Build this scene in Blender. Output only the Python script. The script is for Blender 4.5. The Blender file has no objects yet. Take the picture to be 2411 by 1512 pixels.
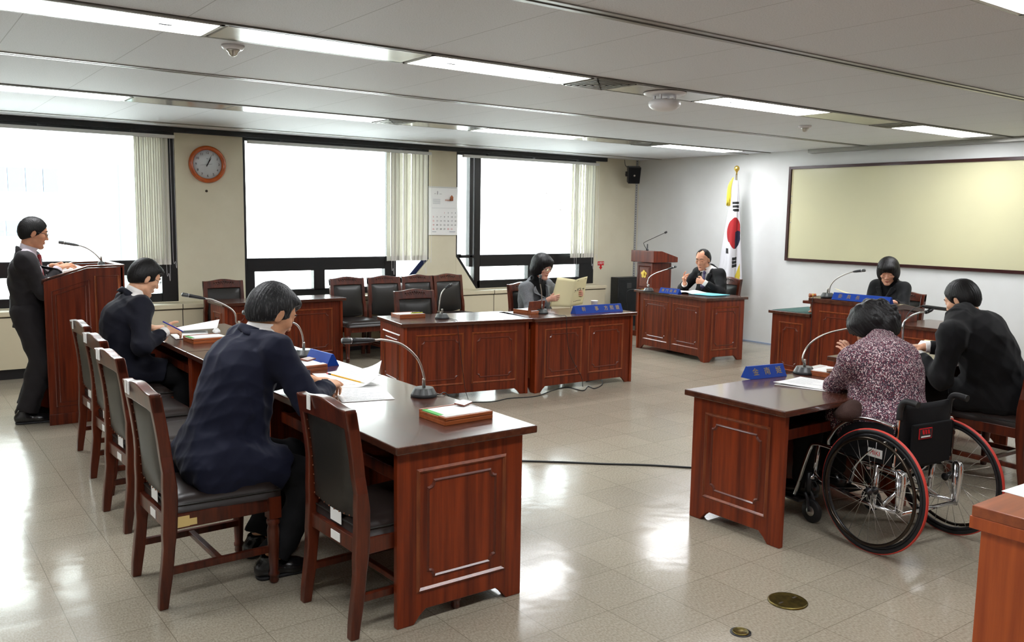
import bpy, bmesh, math, random
import numpy as np
from mathutils import Vector, Matrix

random.seed(7)
C = bpy.context.scene.collection
SC = bpy.context.scene
PI = math.pi

# ---------------------------------------------------------------- camera
F_PX, YAW, PITCH, ROLL, CAM_H = 2042.3, 0.93606463, -0.11865357, 0.01555967, 1.61
_f = Vector((math.cos(PITCH) * math.cos(YAW), math.cos(PITCH) * math.sin(YAW), math.sin(PITCH)))
_r = Vector((math.sin(YAW), -math.cos(YAW), 0))
_u = _r.cross(_f)
CR = math.cos(ROLL) * _r + math.sin(ROLL) * _u
CU = -math.sin(ROLL) * _r + math.cos(ROLL) * _u
cam_d = bpy.data.cameras.new('camera')
cam = bpy.data.objects.new('camera', cam_d)
C.objects.link(cam)
cam_d.sensor_width = 36.0
cam_d.lens = F_PX / 2411 * 36.0
cam_d.clip_start = 0.05
cam_d.clip_end = 400
M = Matrix((CR, CU, -_f)).transposed().to_4x4()
M.translation = (0, 0, CAM_H)
cam.matrix_world = M
SC.camera = cam


def ray(u, v):
    return CR * ((u - 1205.5) / F_PX) - CU * ((v - 756.0) / F_PX) + _f


def onz(u, v, z):
    d = ray(u, v)
    return Vector((0, 0, CAM_H)) + d * ((z - CAM_H) / d.z)


def ony(u, v, y):
    d = ray(u, v)
    return Vector((0, 0, CAM_H)) + d * (y / d.y)


def onx(u, v, x):
    d = ray(u, v)
    return Vector((0, 0, CAM_H)) + d * (x / d.x)


# ---------------------------------------------------------------- world, lights, exposure
W = bpy.data.worlds.new('overcast_sky')
SC.world = W
W.use_nodes = True
_bg = W.node_tree.nodes['Background']
_bg.inputs[0].default_value = (0.86, 0.93, 1.0, 1)
_bg.inputs[1].default_value = 7.0
SC.view_settings.view_transform = 'Standard'
SC.view_settings.look = 'None'
SC.view_settings.exposure = 1.15
SC.view_settings.gamma = 1.0
SC.view_settings.use_curve_mapping = False
SC.cycles.max_bounces = 8
SC.cycles.diffuse_bounces = 4
SC.cycles.glossy_bounces = 4
SC.cycles.transparent_max_bounces = 12
SC.cycles.sample_clamp_indirect = 6.0
SC.cycles.caustics_reflective = False
SC.cycles.caustics_refractive = False
LAMP = 14.0          # brightness of the fluorescent diffusers

WALL_Y, WALL_X, CEIL = 9.63, 9.45, 2.5
BACK_Y, LEFT_X = -2.6, -3.2


# ---------------------------------------------------------------- materials
def s2l(c):
    return tuple(((x / 255.0) / 12.92 if x / 255.0 <= 0.04045 else ((x / 255.0 + 0.055) / 1.055) ** 2.4) for x in c[:3]) + (1.0,)


def mat(name, rgb, rough=0.5, metal=0.0, spec=0.5, coat=0.0, noise=None, bump=None, emit=None, trans=None, sheen=0.0, coat_rough=0.05):
    """noise=(scale xyz, second rgb, detail) mottles the colour; bump=(scale xyz, strength, distance)"""
    m = bpy.data.materials.new(name)
    m.use_nodes = True
    nt = m.node_tree
    b = nt.nodes['Principled BSDF']
    b.inputs['Base Color'].default_value = s2l(rgb)
    b.inputs['Roughness'].default_value = rough
    b.inputs['Metallic'].default_value = metal
    b.inputs['Specular IOR Level'].default_value = spec
    b.inputs['Coat Weight'].default_value = coat
    b.inputs['Coat Roughness'].default_value = coat_rough
    if sheen:
        b.inputs['Sheen Weight'].default_value = sheen
    if emit:
        b.inputs['Emission Color'].default_value = s2l(emit[0])
        b.inputs['Emission Strength'].default_value = emit[1]
    tc = None
    if noise or bump:
        tc = nt.nodes.new('ShaderNodeTexCoord')
    if noise:
        mp = nt.nodes.new('ShaderNodeMapping')
        mp.inputs['Scale'].default_value = noise[0]
        n = nt.nodes.new('ShaderNodeTexNoise')
        n.inputs['Scale'].default_value = 1.0
        n.inputs['Detail'].default_value = noise[2] if len(noise) > 2 else 4
        n.inputs['Roughness'].default_value = 0.6
        mx = nt.nodes.new('ShaderNodeMix')
        mx.data_type = 'RGBA'
        cr = nt.nodes.new('ShaderNodeValToRGB')
        lo, hi = noise[3] if len(noise) > 3 else (0.35, 0.65)
        cr.color_ramp.elements[0].position = lo
        cr.color_ramp.elements[1].position = hi
        nt.links.new(tc.outputs['Object'], mp.inputs[0])
        nt.links.new(mp.outputs[0], n.inputs['Vector'])
        nt.links.new(n.outputs[0], cr.inputs[0])
        nt.links.new(cr.outputs[0], mx.inputs[0])
        mx.inputs[6].default_value = s2l(rgb)
        mx.inputs[7].default_value = s2l(noise[1])
        nt.links.new(mx.outputs[2], b.inputs['Base Color'])
    if bump:
        mp = nt.nodes.new('ShaderNodeMapping')
        mp.inputs['Scale'].default_value = bump[0]
        n = nt.nodes.new('ShaderNodeTexNoise')
        n.inputs['Scale'].default_value = 1.0
        n.inputs['Detail'].default_value = 3
        bp = nt.nodes.new('ShaderNodeBump')
        bp.inputs['Strength'].default_value = bump[1]
        bp.inputs['Distance'].default_value = bump[2]
        nt.links.new(tc.outputs['Object'], mp.inputs[0])
        nt.links.new(mp.outputs[0], n.inputs['Vector'])
        nt.links.new(n.outputs[0], bp.inputs['Height'])
        nt.links.new(bp.outputs[0], b.inputs['Normal'])
        if coat:
            pass
    if trans:
        out = nt.nodes['Material Output']
        t = nt.nodes.new('ShaderNodeBsdfTranslucent')
        t.inputs[0].default_value = s2l(trans[0])
        ms = nt.nodes.new('ShaderNodeMixShader')
        ms.inputs[0].default_value = trans[1]
        nt.links.new(b.outputs[0], ms.inputs[1])
        nt.links.new(t.outputs[0], ms.inputs[2])
        nt.links.new(ms.outputs[0], out.inputs[0])
    return m


MT = {}
MT['desk_v'] = mat('red_brown_veneer', (118, 46, 19), 0.36, spec=0.3, coat=0.16, coat_rough=0.2, noise=((30, 30, 1.5), (72, 24, 10), 7))
MT['desk_end'] = mat('red_brown_veneer_vertical', (138, 54, 20), 0.36, spec=0.3, coat=0.16, coat_rough=0.2, noise=((26, 26, 1.2), (86, 29, 11), 7))
MT['desk_top'] = mat('dark_polished_top', (86, 48, 33), 0.26, spec=0.4, coat=0.42, coat_rough=0.09, noise=((2, 24, 24), (62, 32, 22), 5))
MT['mould'] = mat('worn_moulding', (140, 70, 32), 0.35, spec=0.4, coat=0.2, noise=((30, 30, 4), (110, 48, 22), 4))
MT['mould_d'] = mat('dark_moulding', (96, 40, 22), 0.35, spec=0.4, coat=0.2)
MT['chair_wood'] = mat('dark_red_chair_wood', (98, 40, 20), 0.3, spec=0.4, coat=0.25, coat_rough=0.14, noise=((30, 30, 3), (58, 21, 11), 5))
MT['carve'] = mat('carved_chair_wood', (72, 34, 24), 0.35, spec=0.5, coat=0.3, noise=((60, 60, 60), (48, 21, 15), 3), bump=((70, 70, 70), 0.5, 0.004))
MT['leather'] = mat('black_leather', (36, 34, 31), 0.36, spec=0.4, bump=((120, 120, 120), 0.15, 0.001))
MT['leather_br'] = mat('dark_brown_leather', (40, 31, 28), 0.36, spec=0.32, bump=((90, 90, 90), 0.18, 0.001))
MT['stud'] = mat('brass_stud', (150, 100, 80), 0.3, metal=1)
MT['paper'] = mat('white_paper', (240, 240, 238), 0.7, spec=0.2)
MT['paper_c'] = mat('cream_paper', (222, 212, 168), 0.7, spec=0.2)
MT['paper_y'] = mat('yellow_sticker', (236, 206, 138), 0.7, spec=0.2)
MT['ink'] = mat('black_ink', (48, 48, 52), 0.8, spec=0.1)
MT['ink_g'] = mat('grey_print', (165, 168, 176), 0.8, spec=0.1)
MT['red_ink'] = mat('red_ink', (198, 40, 46), 0.7, spec=0.1)
MT['metal'] = mat('brushed_steel', (188, 184, 176), 0.3, metal=1)
MT['chrome'] = mat('bright_chrome', (225, 225, 228), 0.12, metal=1)
MT['mic_base'] = mat('grey_enamel', (84, 86, 86), 0.38, metal=0.4)
MT['black_pl'] = mat('black_plastic', (30, 30, 33), 0.4)
MT['rubber'] = mat('black_rubber', (26, 26, 28), 0.55)
MT['cable'] = mat('black_cable', (24, 24, 26), 0.5)
MT['blue'] = mat('blue_acrylic', (16, 60, 150), 0.5, spec=0.2)
MT['gold'] = mat('gold_lettering', (150, 128, 66), 0.4, metal=0.4)
MT['gold_b'] = mat('gilt_emblem', (214, 180, 90), 0.3, metal=0.9)
MT['box_wood'] = mat('orange_brown_wood', (170, 92, 46), 0.35, coat=0.2, noise=((4, 40, 40), (138, 68, 30), 5))
MT['lid_wood'] = mat('brown_lid_wood', (126, 60, 34), 0.35, coat=0.2, noise=((4, 40, 40), (98, 44, 24), 5))
MT['green'] = mat('green_felt', (92, 178, 96), 0.8)
MT['wall_b'] = mat('beige_wall_paper', (218, 211, 188), 0.75, spec=0.2, noise=((1.5, 1.5, 1.5), (210, 202, 178), 5), bump=((160, 160, 160), 0.06, 0.001))
MT['wall_w'] = mat('white_wall_paper', (226, 227, 226), 0.75, spec=0.2, noise=((1.2, 1.2, 1.2), (219, 219, 217), 4), bump=((160, 160, 160), 0.06, 0.001))
MT['sill'] = mat('beige_painted_steel', (210, 200, 172), 0.5, spec=0.3)
MT['black_fr'] = mat('black_window_frame', (17, 18, 20), 0.35)
MT['navy_fr'] = mat('navy_glossy_bar', (18, 30, 66), 0.2, coat=0.5)
MT['seam'] = mat('dark_seam', (70, 62, 50), 0.8)
MT['toe'] = mat('black_skirting', (22, 22, 24), 0.5)
MT['alu'] = mat('aluminium_trim', (150, 148, 142), 0.35, metal=0.7)
MT['alu_d'] = mat('dark_ceiling_gap', (66, 60, 54), 0.6)
MT['blank'] = mat('satin_white_panel', (190, 188, 182), 0.16, spec=0.9, metal=0.35)
MT['white_pl'] = mat('white_plastic', (228, 226, 228), 0.35)
MT['lamp_fr'] = mat('white_lamp_frame', (210, 210, 206), 0.4)
MT['diff'] = mat('lit_diffuser', (255, 255, 255), 0.5, emit=((250, 252, 255), LAMP))
MT['blind'] = mat('cream_blind_fabric', (232, 228, 216), 0.8, spec=0.1, trans=((230, 229, 222), 0.32))
MT['blind_w'] = mat('white_blind_weight', (226, 222, 214), 0.6)
MT['board'] = mat('cream_writing_board', (214, 209, 170), 0.22, spec=0.5, noise=((0.8, 0.8, 0.8), (207, 203, 168), 2))
MT['board_fr'] = mat('dark_red_board_frame', (52, 14, 14), 0.3, coat=0.3)
MT['clock_fr'] = mat('orange_clock_rim', (196, 92, 26), 0.25, coat=0.6, noise=((12, 12, 12), (176, 76, 18), 3))
MT['clock_face'] = mat('white_clock_face', (214, 222, 226), 0.4)
MT['brass'] = mat('worn_floor_brass', (128, 112, 58), 0.35, metal=0.85, noise=((30, 30, 30), (84, 74, 40), 4))
MT['flag_w'] = mat('white_flag_cloth', (222, 220, 226), 0.7, sheen=0.2)
MT['flag_r'] = mat('red_flag_cloth', (168, 22, 30), 0.7)
MT['flag_b'] = mat('navy_flag_cloth', (20, 16, 52), 0.7)
MT['flag_k'] = mat('black_flag_cloth', (22, 22, 24), 0.7)
MT['fringe'] = mat('gold_fringe', (214, 190, 60), 0.7, bump=((120, 120, 20), 0.6, 0.004))
MT['conc'] = mat('pale_concrete', (232, 230, 224), 0.9)
MT['glass_dk'] = mat('dark_far_window', (88, 95, 106), 0.9, spec=0)
MT['bark'] = mat('grey_bark', (120, 110, 104), 0.9)
MT['dark_cab'] = mat('dark_grey_cabinet', (36, 40, 42), 0.35, noise=((6, 6, 6), (28, 31, 33), 3))
MT['orange_wood'] = mat('bright_orange_wood', (196, 92, 36), 0.35, coat=0.25, noise=((26, 26, 1.5), (164, 70, 24), 5))
MT['orange_top'] = mat('orange_wood_top', (170, 86, 42), 0.28, coat=0.35, noise=((2, 24, 24), (138, 66, 34), 5))
MT['pencil'] = mat('yellow_pencil_paint', (238, 184, 40), 0.35)
MT['pen'] = mat('blue_pen', (40, 40, 160), 0.3)
MT['pink'] = mat('pink_eraser', (236, 120, 130), 0.7)
MT['teal'] = mat('teal_felt_top', (52, 92, 88), 0.7)
MT['cyan'] = mat('cyan_page', (120, 204, 220), 0.6)
MT['redtyre'] = mat('red_tyre_band', (206, 64, 52), 0.55)
MT['rim'] = mat('bronze_black_rim', (62, 54, 46), 0.22, metal=0.8)
MT['nylon'] = mat('black_nylon', (22, 22, 24), 0.75, spec=.2)


def glass_mat():
    m = bpy.data.materials.new('window_glass')
    m.use_nodes = True
    nt = m.node_tree
    nt.nodes.remove(nt.nodes['Principled BSDF'])
    t = nt.nodes.new('ShaderNodeBsdfTransparent')
    t.inputs[0].default_value = (0.93, 0.96, 0.95, 1)
    g = nt.nodes.new('ShaderNodeBsdfGlossy')
    g.inputs['Roughness'].default_value = 0.0
    lw = nt.nodes.new('ShaderNodeFresnel')
    lw.inputs[0].default_value = 1.35
    ms = nt.nodes.new('ShaderNodeMixShader')
    nt.links.new(lw.outputs[0], ms.inputs[0])
    nt.links.new(t.outputs[0], ms.inputs[1])
    nt.links.new(g.outputs[0], ms.inputs[2])
    nt.links.new(ms.outputs[0], nt.nodes['Material Output'].inputs[0])
    return m


MT['glass'] = glass_mat()


def floor_mat():
    m = bpy.data.materials.new('waxed_vinyl_floor_tile')
    m.use_nodes = True
    nt = m.node_tree
    b = nt.nodes['Principled BSDF']
    L = nt.links.new
    tc = nt.nodes.new('ShaderNodeTexCoord')
    n = nt.nodes.new('ShaderNodeTexNoise')
    mp0 = nt.nodes.new('ShaderNodeMapping')
    mp0.inputs['Scale'].default_value = (150, 75, 1)
    L(tc.outputs['Object'], mp0.inputs[0])
    L(mp0.outputs[0], n.inputs['Vector'])
    n.inputs['Scale'].default_value = 1
    n.inputs['Detail'].default_value = 4
    cr = nt.nodes.new('ShaderNodeValToRGB')
    cr.color_ramp.elements[0].position = 0.36
    cr.color_ramp.elements[0].color = s2l((146, 137, 120))
    cr.color_ramp.elements[1].position = 0.64
    cr.color_ramp.elements[1].color = s2l((171, 162, 145))
    L(n.outputs[0], cr.inputs[0])
    # per-tile tone and thin joints
    sep = nt.nodes.new('ShaderNodeSeparateXYZ')
    L(tc.outputs['Object'], sep.inputs[0])

    def math_(op, a, bb=None):
        q = nt.nodes.new('ShaderNodeMath')
        q.operation = op
        for i, v in enumerate((a, bb)):
            if v is None:
                continue
            if isinstance(v, (int, float)):
                q.inputs[i].default_value = v
            else:
                L(v, q.inputs[i])
        return q.outputs[0]
    T = 0.305
    cells, edges = [], []
    for ax, off in (('X', 2.975), ('Y', 2.205)):
        t = math_('DIVIDE', math_('SUBTRACT', sep.outputs[ax], off), T)
        cells.append(math_('FLOOR', t))
        fr = math_('FRACT', t)
        d = math_('MINIMUM', fr, math_('SUBTRACT', 1.0, fr))
        edges.append(d)
    e = math_('MINIMUM', edges[0], edges[1])
    joint = math_('LESS_THAN', e, 0.0048)
    comb = nt.nodes.new('ShaderNodeCombineXYZ')
    L(cells[0], comb.inputs[0])
    L(cells[1], comb.inputs[1])
    wn = nt.nodes.new('ShaderNodeTexWhiteNoise')
    L(comb.outputs[0], wn.inputs['Vector'])
    hs = nt.nodes.new('ShaderNodeHueSaturation')
    L(cr.outputs[0], hs.inputs['Color'])
    L(math_('ADD', math_('MULTIPLY', wn.outputs[0], 0.10), 0.95), hs.inputs['Value'])
    # large worn patches
    n2 = nt.nodes.new('ShaderNodeTexNoise')
    n2.inputs['Scale'].default_value = 0.9
    n2.inputs['Detail'].default_value = 3
    L(tc.outputs['Object'], n2.inputs['Vector'])
    mx = nt.nodes.new('ShaderNodeMix')
    mx.data_type = 'RGBA'
    L(joint, mx.inputs[0])
    L(hs.outputs[0], mx.inputs[6])
    mx.inputs[7].default_value = s2l((124, 115, 99))
    L(mx.outputs[2], b.inputs['Base Color'])
    mr = nt.nodes.new('ShaderNodeMapRange')
    mr.inputs['From Min'].default_value = 0.3
    mr.inputs['From Max'].default_value = 0.7
    mr.inputs['To Min'].default_value = 0.11
    mr.inputs['To Max'].default_value = 0.22
    L(n2.outputs[0], mr.inputs[0])
    L(mr.outputs[0], b.inputs['Roughness'])
    b.inputs['Specular IOR Level'].default_value = 0.42
    # slightly uneven tiles
    n3 = nt.nodes.new('ShaderNodeTexNoise')
    n3.inputs['Scale'].default_value = 5.0
    n3.inputs['Detail'].default_value = 2
    L(tc.outputs['Object'], n3.inputs['Vector'])
    bp = nt.nodes.new('ShaderNodeBump')
    bp.inputs['Strength'].default_value = 0.10
    bp.inputs['Distance'].default_value = 0.02
    L(math_('ADD', n3.outputs[0], math_('MULTIPLY', wn.outputs[0], 0.12)), bp.inputs['Height'])
    L(bp.outputs[0], b.inputs['Normal'])
    return m


def ceil_mat():
    m = mat('speckled_ceiling_board', (226, 228, 233), 0.6, spec=0.09, noise=((150, 150, 150), (200, 202, 207), 3, (0.50, 0.74)))
    nt = m.node_tree
    b = nt.nodes['Principled BSDF']
    L = nt.links.new
    tc = nt.nodes.new('ShaderNodeTexCoord')
    sep = nt.nodes.new('ShaderNodeSeparateXYZ')
    L(tc.outputs['Object'], sep.inputs[0])

    def math_(op, a, bb):
        q = nt.nodes.new('ShaderNodeMath')
        q.operation = op
        for i, v in enumerate((a, bb)):
            if isinstance(v, (int, float)):
                q.inputs[i].default_value = v
            else:
                L(v, q.inputs[i])
        return q.outputs[0]
    fr = math_('FRACT', math_('DIVIDE', sep.outputs['X'], 0.61), 0.0)
    j = math_('LESS_THAN', fr, 0.008)
    old = b.inputs['Base Color'].links[0].from_socket
    mx = nt.nodes.new('ShaderNodeMix')
    mx.data_type = 'RGBA'
    L(j, mx.inputs[0])
    L(old, mx.inputs[6])
    mx.inputs[7].default_value = s2l((182, 184, 188))
    L(mx.outputs[2], b.inputs['Base Color'])
    return m


# ---------------------------------------------------------------- mesh helpers
class MB:
    """collects shapes; build() links them as ONE mesh object"""

    def __init__(self):
        self.v, self.f, self.s = [], [], []

    def add(self, vs, fs, smooth=False):
        o = len(self.v)
        self.v += [tuple(p) for p in vs]
        self.f += [tuple(i + o for i in q) for q in fs]
        self.s += [smooth] * len(fs)
        return self

    def box(self, a, b, M=None):
        (x0, y0, z0), (x1, y1, z1) = a, b
        vs = [Vector(p) for p in ((x0, y0, z0), (x1, y0, z0), (x1, y1, z0), (x0, y1, z0), (x0, y0, z1), (x1, y0, z1), (x1, y1, z1), (x0, y1, z1))]
        if M:
            vs = [M @ p for p in vs]
        return self.add(vs, [(0, 3, 2, 1), (4, 5, 6, 7), (0, 1, 5, 4), (1, 2, 6, 5), (2, 3, 7, 6), (3, 0, 4, 7)])

    def prism(self, poly, fn, t0, t1):
        """poly of 2D points, fn(a, b, t) -> 3D"""
        n = len(poly)
        vs = [fn(a, b, t0) for a, b in poly] + [fn(a, b, t1) for a, b in poly]
        fs = [tuple(range(n - 1, -1, -1)), tuple(range(n, 2 * n))] + [(i, (i + 1) % n, n + (i + 1) % n, n + i) for i in range(n)]
        return self.add(vs, fs)

    def lathe(self, prof, origin=(0, 0, 0), n=24, axis=None, smooth=True, caps=True):
        """prof: list of (r, h) along the axis"""
        O = Vector(origin)
        ax = Vector(axis).normalized() if axis is not None else Vector((0, 0, 1))
        t = ax.orthogonal().normalized()
        b = ax.cross(t)
        vs, fs = [], []
        for r, h in prof:
            for i in range(n):
                a = 2 * PI * i / n
                vs.append(O + ax * h + (t * math.cos(a) + b * math.sin(a)) * r)
        m = len(prof)
        for j in range(m - 1):
            for i in range(n):
                k = (i + 1) % n
                fs.append((j * n + i, j * n + k, (j + 1) * n + k, (j + 1) * n + i))
        self.add(vs, fs, smooth)
        o = len(self.v) - len(vs)
        if caps:
            self.f += [tuple(o + i for i in range(n - 1, -1, -1)), tuple(o + (m - 1) * n + i for i in range(n))]
            self.s += [False, False]
        return self

    def tube(self, pts, r, n=8, closed=False, smooth=True):
        pts = [Vector(p) for p in pts]
        m = len(pts)
        rs = r if isinstance(r, (list, tuple)) else [r] * m
        vs, fs = [], []
        prev = None
        for i, p in enumerate(pts):
            if closed:
                d = (pts[(i + 1) % m] - pts[i - 1])
            else:
                d = pts[min(i + 1, m - 1)] - pts[max(i - 1, 0)]
            d.normalize()
            if prev is None:
                t = d.orthogonal().normalized()
            else:
                t = prev - d * prev.dot(d)
                t = t.normalized() if t.length > 1e-6 else d.orthogonal().normalized()
            prev = t
            b = d.cross(t)
            for k in range(n):
                a = 2 * PI * k / n
                vs.append(p + (t * math.cos(a) + b * math.sin(a)) * rs[i])
        for j in range(m if closed else m - 1):
            for k in range(n):
                k2 = (k + 1) % n
                j2 = (j + 1) % m
                fs.append((j * n + k, j * n + k2, j2 * n + k2, j2 * n + k))
        self.add(vs, fs, smooth)
        if not closed:
            o = len(self.v) - len(vs)
            self.f += [tuple(o + i for i in range(n - 1, -1, -1)), tuple(o + (m - 1) * n + i for i in range(n))]
            self.s += [False, False]
        return self

    def build(self, name, m, parent=None, bevel=0.0, seg=2):
        me = bpy.data.meshes.new(name)
        me.from_pydata(self.v, [], self.f)
        me.polygons.foreach_set('use_smooth', self.s)
        me.update()
        return link(name, me, m, parent, bevel, seg)


def link(name, me, m, parent=None, bevel=0.0, seg=2):
    for q in (m if isinstance(m, (list, tuple)) else [m]):
        me.materials.append(MT[q] if isinstance(q, str) else q)
    o = bpy.data.objects.new(name, me)
    C.objects.link(o)
    if parent:
        o.parent = parent
    if bevel:
        b = o.modifiers.new('bevel', 'BEVEL')
        b.width = bevel
        b.segments = seg
        b.limit_method = 'ANGLE'
        b.angle_limit = math.radians(40)
    return o


def tag(o, label=None, cat=None, group=None, kind=None):
    for k, v in (('label', label), ('category', cat), ('group', group), ('kind', kind)):
        if v:
            o[k] = v
    return o


def empty(name, label, cat, loc=(0, 0, 0), rz=0.0, group=None):
    o = bpy.data.objects.new(name, None)
    C.objects.link(o)
    o.empty_display_size = 0.1
    o.location = loc
    o.rotation_euler = (0, 0, rz)
    return tag(o, label, cat, group)


def copy_tree(o, parent=None):
    c = o.copy()
    C.objects.link(c)
    if parent:
        c.parent = parent
    for ch in list(o.children):
        copy_tree(ch, c)
    return c


def bez(P, n=16):
    """smooth curve through the points (Catmull-Rom)"""
    P = [Vector(p) for p in P]
    Q = [2 * P[0] - P[1]] + P + [2 * P[-1] - P[-2]]
    out = []
    for i in range(1, len(Q) - 2):
        for k in range(n):
            t = k / n
            a, b, c, d = Q[i - 1], Q[i], Q[i + 1], Q[i + 2]
            out.append(0.5 * ((2 * b) + (c - a) * t + (2 * a - 5 * b + 4 * c - d) * t * t + (3 * b - a - 3 * c + d) * t ** 3))
    out.append(P[-1])
    return out


def text_mesh(txt, size, align='CENTER', depth=0.0004):
    cu = bpy.data.curves.new('lettering', 'FONT')
    cu.body = txt
    cu.size = size
    cu.align_x = align
    cu.align_y = 'CENTER'
    cu.extrude = depth
    cu.resolution_u = 3
    o = bpy.data.objects.new('lettering', cu)
    C.objects.link(o)
    dg = bpy.context.evaluated_depsgraph_get()
    me = bpy.data.meshes.new_from_object(o.evaluated_get(dg))
    bpy.data.objects.remove(o)
    bpy.data.curves.remove(cu)
    return me


def text_on(name, items, m, parent, origin, ex, ey, depth=0.0004):
    """items: (text, x, y, size); placed in the plane origin + x ex + y ey; ONE mesh"""
    ex, ey = Vector(ex).normalized(), Vector(ey).normalized()
    ez = ex.cross(ey)
    mb = MB()
    for t, x, y, s in items:
        me = text_mesh(t, s, depth=depth)
        vs = [Vector(origin) + ex * (v.co.x + x) + ey * (v.co.y + y) + ez * v.co.z for v in me.vertices]
        mb.add(vs, [tuple(p.vertices) for p in me.polygons])
        bpy.data.meshes.remove(me)
    return mb.build(name, m, parent)
# ================================================================ the setting
def struct(name, mb, m, parent=None, bevel=0.0):
    o = mb.build(name, m, parent, bevel)
    if not parent:
        o['kind'] = 'structure'
    return o


MT['floor'] = floor_mat()
MT['ceil'] = ceil_mat()
struct('floor', MB().box((LEFT_X - .1, BACK_Y - .1, -0.1), (WALL_X + .2, WALL_Y + .2, 0)), 'floor')
struct('ceiling', MB().box((LEFT_X - .1, BACK_Y - .1, CEIL), (WALL_X + .2, WALL_Y + .25, CEIL + .1)), 'ceil')
struct('wall_right', MB().box((WALL_X, BACK_Y - .1, 0), (WALL_X + .15, WALL_Y + .2, CEIL)), 'wall_w')
struct('wall_back', MB().box((LEFT_X - .1, BACK_Y - .1, 0), (WALL_X + .1, BACK_Y, CEIL)), 'wall_w')
struct('wall_front', MB().box((LEFT_X - .1, BACK_Y, 0), (LEFT_X, WALL_Y + .2, CEIL)), 'wall_w')

# window wall with three openings; the pier between the second and third flares out at its foot
W_TOP, W_BOT = 2.455, 0.66
WO = [(0.05, 2.625), (3.355, 5.745), (6.16, 8.575)]
mb = MB()
y0, y1 = WALL_Y, WALL_Y + .2


def wbox(xa, xb, za, zb):
    mb.box((xa, y0, za), (xb, y1, zb))


wbox(LEFT_X, WO[0][0], 0, CEIL)
wbox(WO[0][1], WO[1][0], 0, CEIL)
wbox(WO[1][1], WO[2][0], 0, CEIL)
wbox(WO[2][1], WALL_X + .1, 0, CEIL)
for xa, xb in WO:
    wbox(xa, xb, 0, W_BOT)
    wbox(xa, xb, W_TOP, CEIL)
for poly in ([(5.745, 1.06), (5.745, W_BOT), (5.345, W_BOT)], [(6.16, 1.09), (6.48, W_BOT), (6.16, W_BOT)]):
    mb.prism(poly, lambda a, b, t: (a, t, b), y0 - .004, y1)
struct('wall_left', mb, 'wall_b')

# black band over the windows, steel trims
struct('trim_1', MB().box((LEFT_X, WALL_Y - .05, 2.445), (8.75, WALL_Y - .002, CEIL - .002)), 'black_fr')
for i, (yy, w) in enumerate(((2.93, .045), (5.83, .04), (9.2, .03), (-0.15, .04))):
    m_ = MB()
    m_.box((LEFT_X, yy - w, CEIL - .006), (WALL_X, yy - w * .3, CEIL - .0005))
    m_.box((LEFT_X, yy + w * .3, CEIL - .006), (WALL_X, yy + w, CEIL - .0005))
    o = struct('trim_%d' % (i + 2), m_, 'alu')
    struct('groove', MB().box((LEFT_X, yy - w * .3, CEIL - .003), (WALL_X, yy + w * .3, CEIL - .0005)), 'alu_d', o)
# rail box on the ceiling in front of the writing board wall
struct('trim_6', MB().box((WALL_X - .11, BACK_Y, CEIL - .045), (WALL_X - .001, 6.6, CEIL - .001)), 'alu')
# skirting
struct('baseboard_right', MB().box((WALL_X - .012, BACK_Y, 0), (WALL_X - .001, WALL_Y, .018)), mat('blue_grey_skirting', (150, 165, 190), .35))
# perforated channel in the corner
m_ = MB().box((WALL_X - .075, WALL_Y - .012, 0), (WALL_X - .03, WALL_Y - .001, CEIL))
o = struct('trim_7', m_, mat('grey_channel', (176, 176, 176), .45))
m_ = MB()
for k in range(60):
    m_.box((WALL_X - .066, WALL_Y - .0135, .35 + k * .036), (WALL_X - .054, WALL_Y - .0122, .365 + k * .036))
struct('slot_row', m_, 'seam', o)

# ---- windows: black frame + panes
GY = WALL_Y + .06
FY0, FY1 = WALL_Y + .005, WALL_Y + .1


def window(n, xa, xb, bars, panes):
    fr = MB()
    for a, b in bars:
        fr.box((a[0], FY0, a[1]), (b[0], FY1, b[1]))
    e = fr.build('window_%d' % n, 'black_fr', bevel=.006)
    e['kind'] = 'structure'
    for (pa, za, pb, zb) in panes:
        MB().box((pa, GY - .003, za), (pb, GY + .003, zb)).build('pane', 'glass', e)
    return e


def B(x0, z0, x1, z1):
    return ((x0, z0), (x1, z1))


R0, R1 = 0.95, 1.108   # broad rail under the large pane
w1 = window(1, *WO[0], [B(.05, 2.40, 2.625, 2.455), B(2.46, W_BOT, 2.625, 2.41), B(.05, W_BOT, .12, 2.41),
                        B(.12, R0, 2.46, R1), B(.12, W_BOT, 2.46, .75), B(1.25, .74, 1.37, R0 + .02)],
            [(.12, R1, 2.46, 2.40), (.12, .75, 1.25, R0), (1.37, .75, 2.46, R0)])
w2 = window(2, *WO[1], [B(3.355, 2.41, 5.745, 2.455), B(3.355, W_BOT, 3.385, 2.41), B(3.38, W_BOT, 3.47, R0 + .02), B(5.70, 1.06, 5.745, 2.41),
                        B(5.12, W_BOT, 5.28, R1), B(5.17, R1, 5.20, 2.41), B(3.385, R0 + .005, 5.12, R1), B(3.47, W_BOT, 5.12, .74), B(4.18, .72, 4.32, R0 + .02)],
            [(3.385, R1, 5.17, 2.41), (5.20, R1, 5.70, 2.41), (3.47, .74, 4.18, R0), (4.32, .74, 5.12, R0), (5.28, W_BOT, 5.72, R1)])
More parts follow.
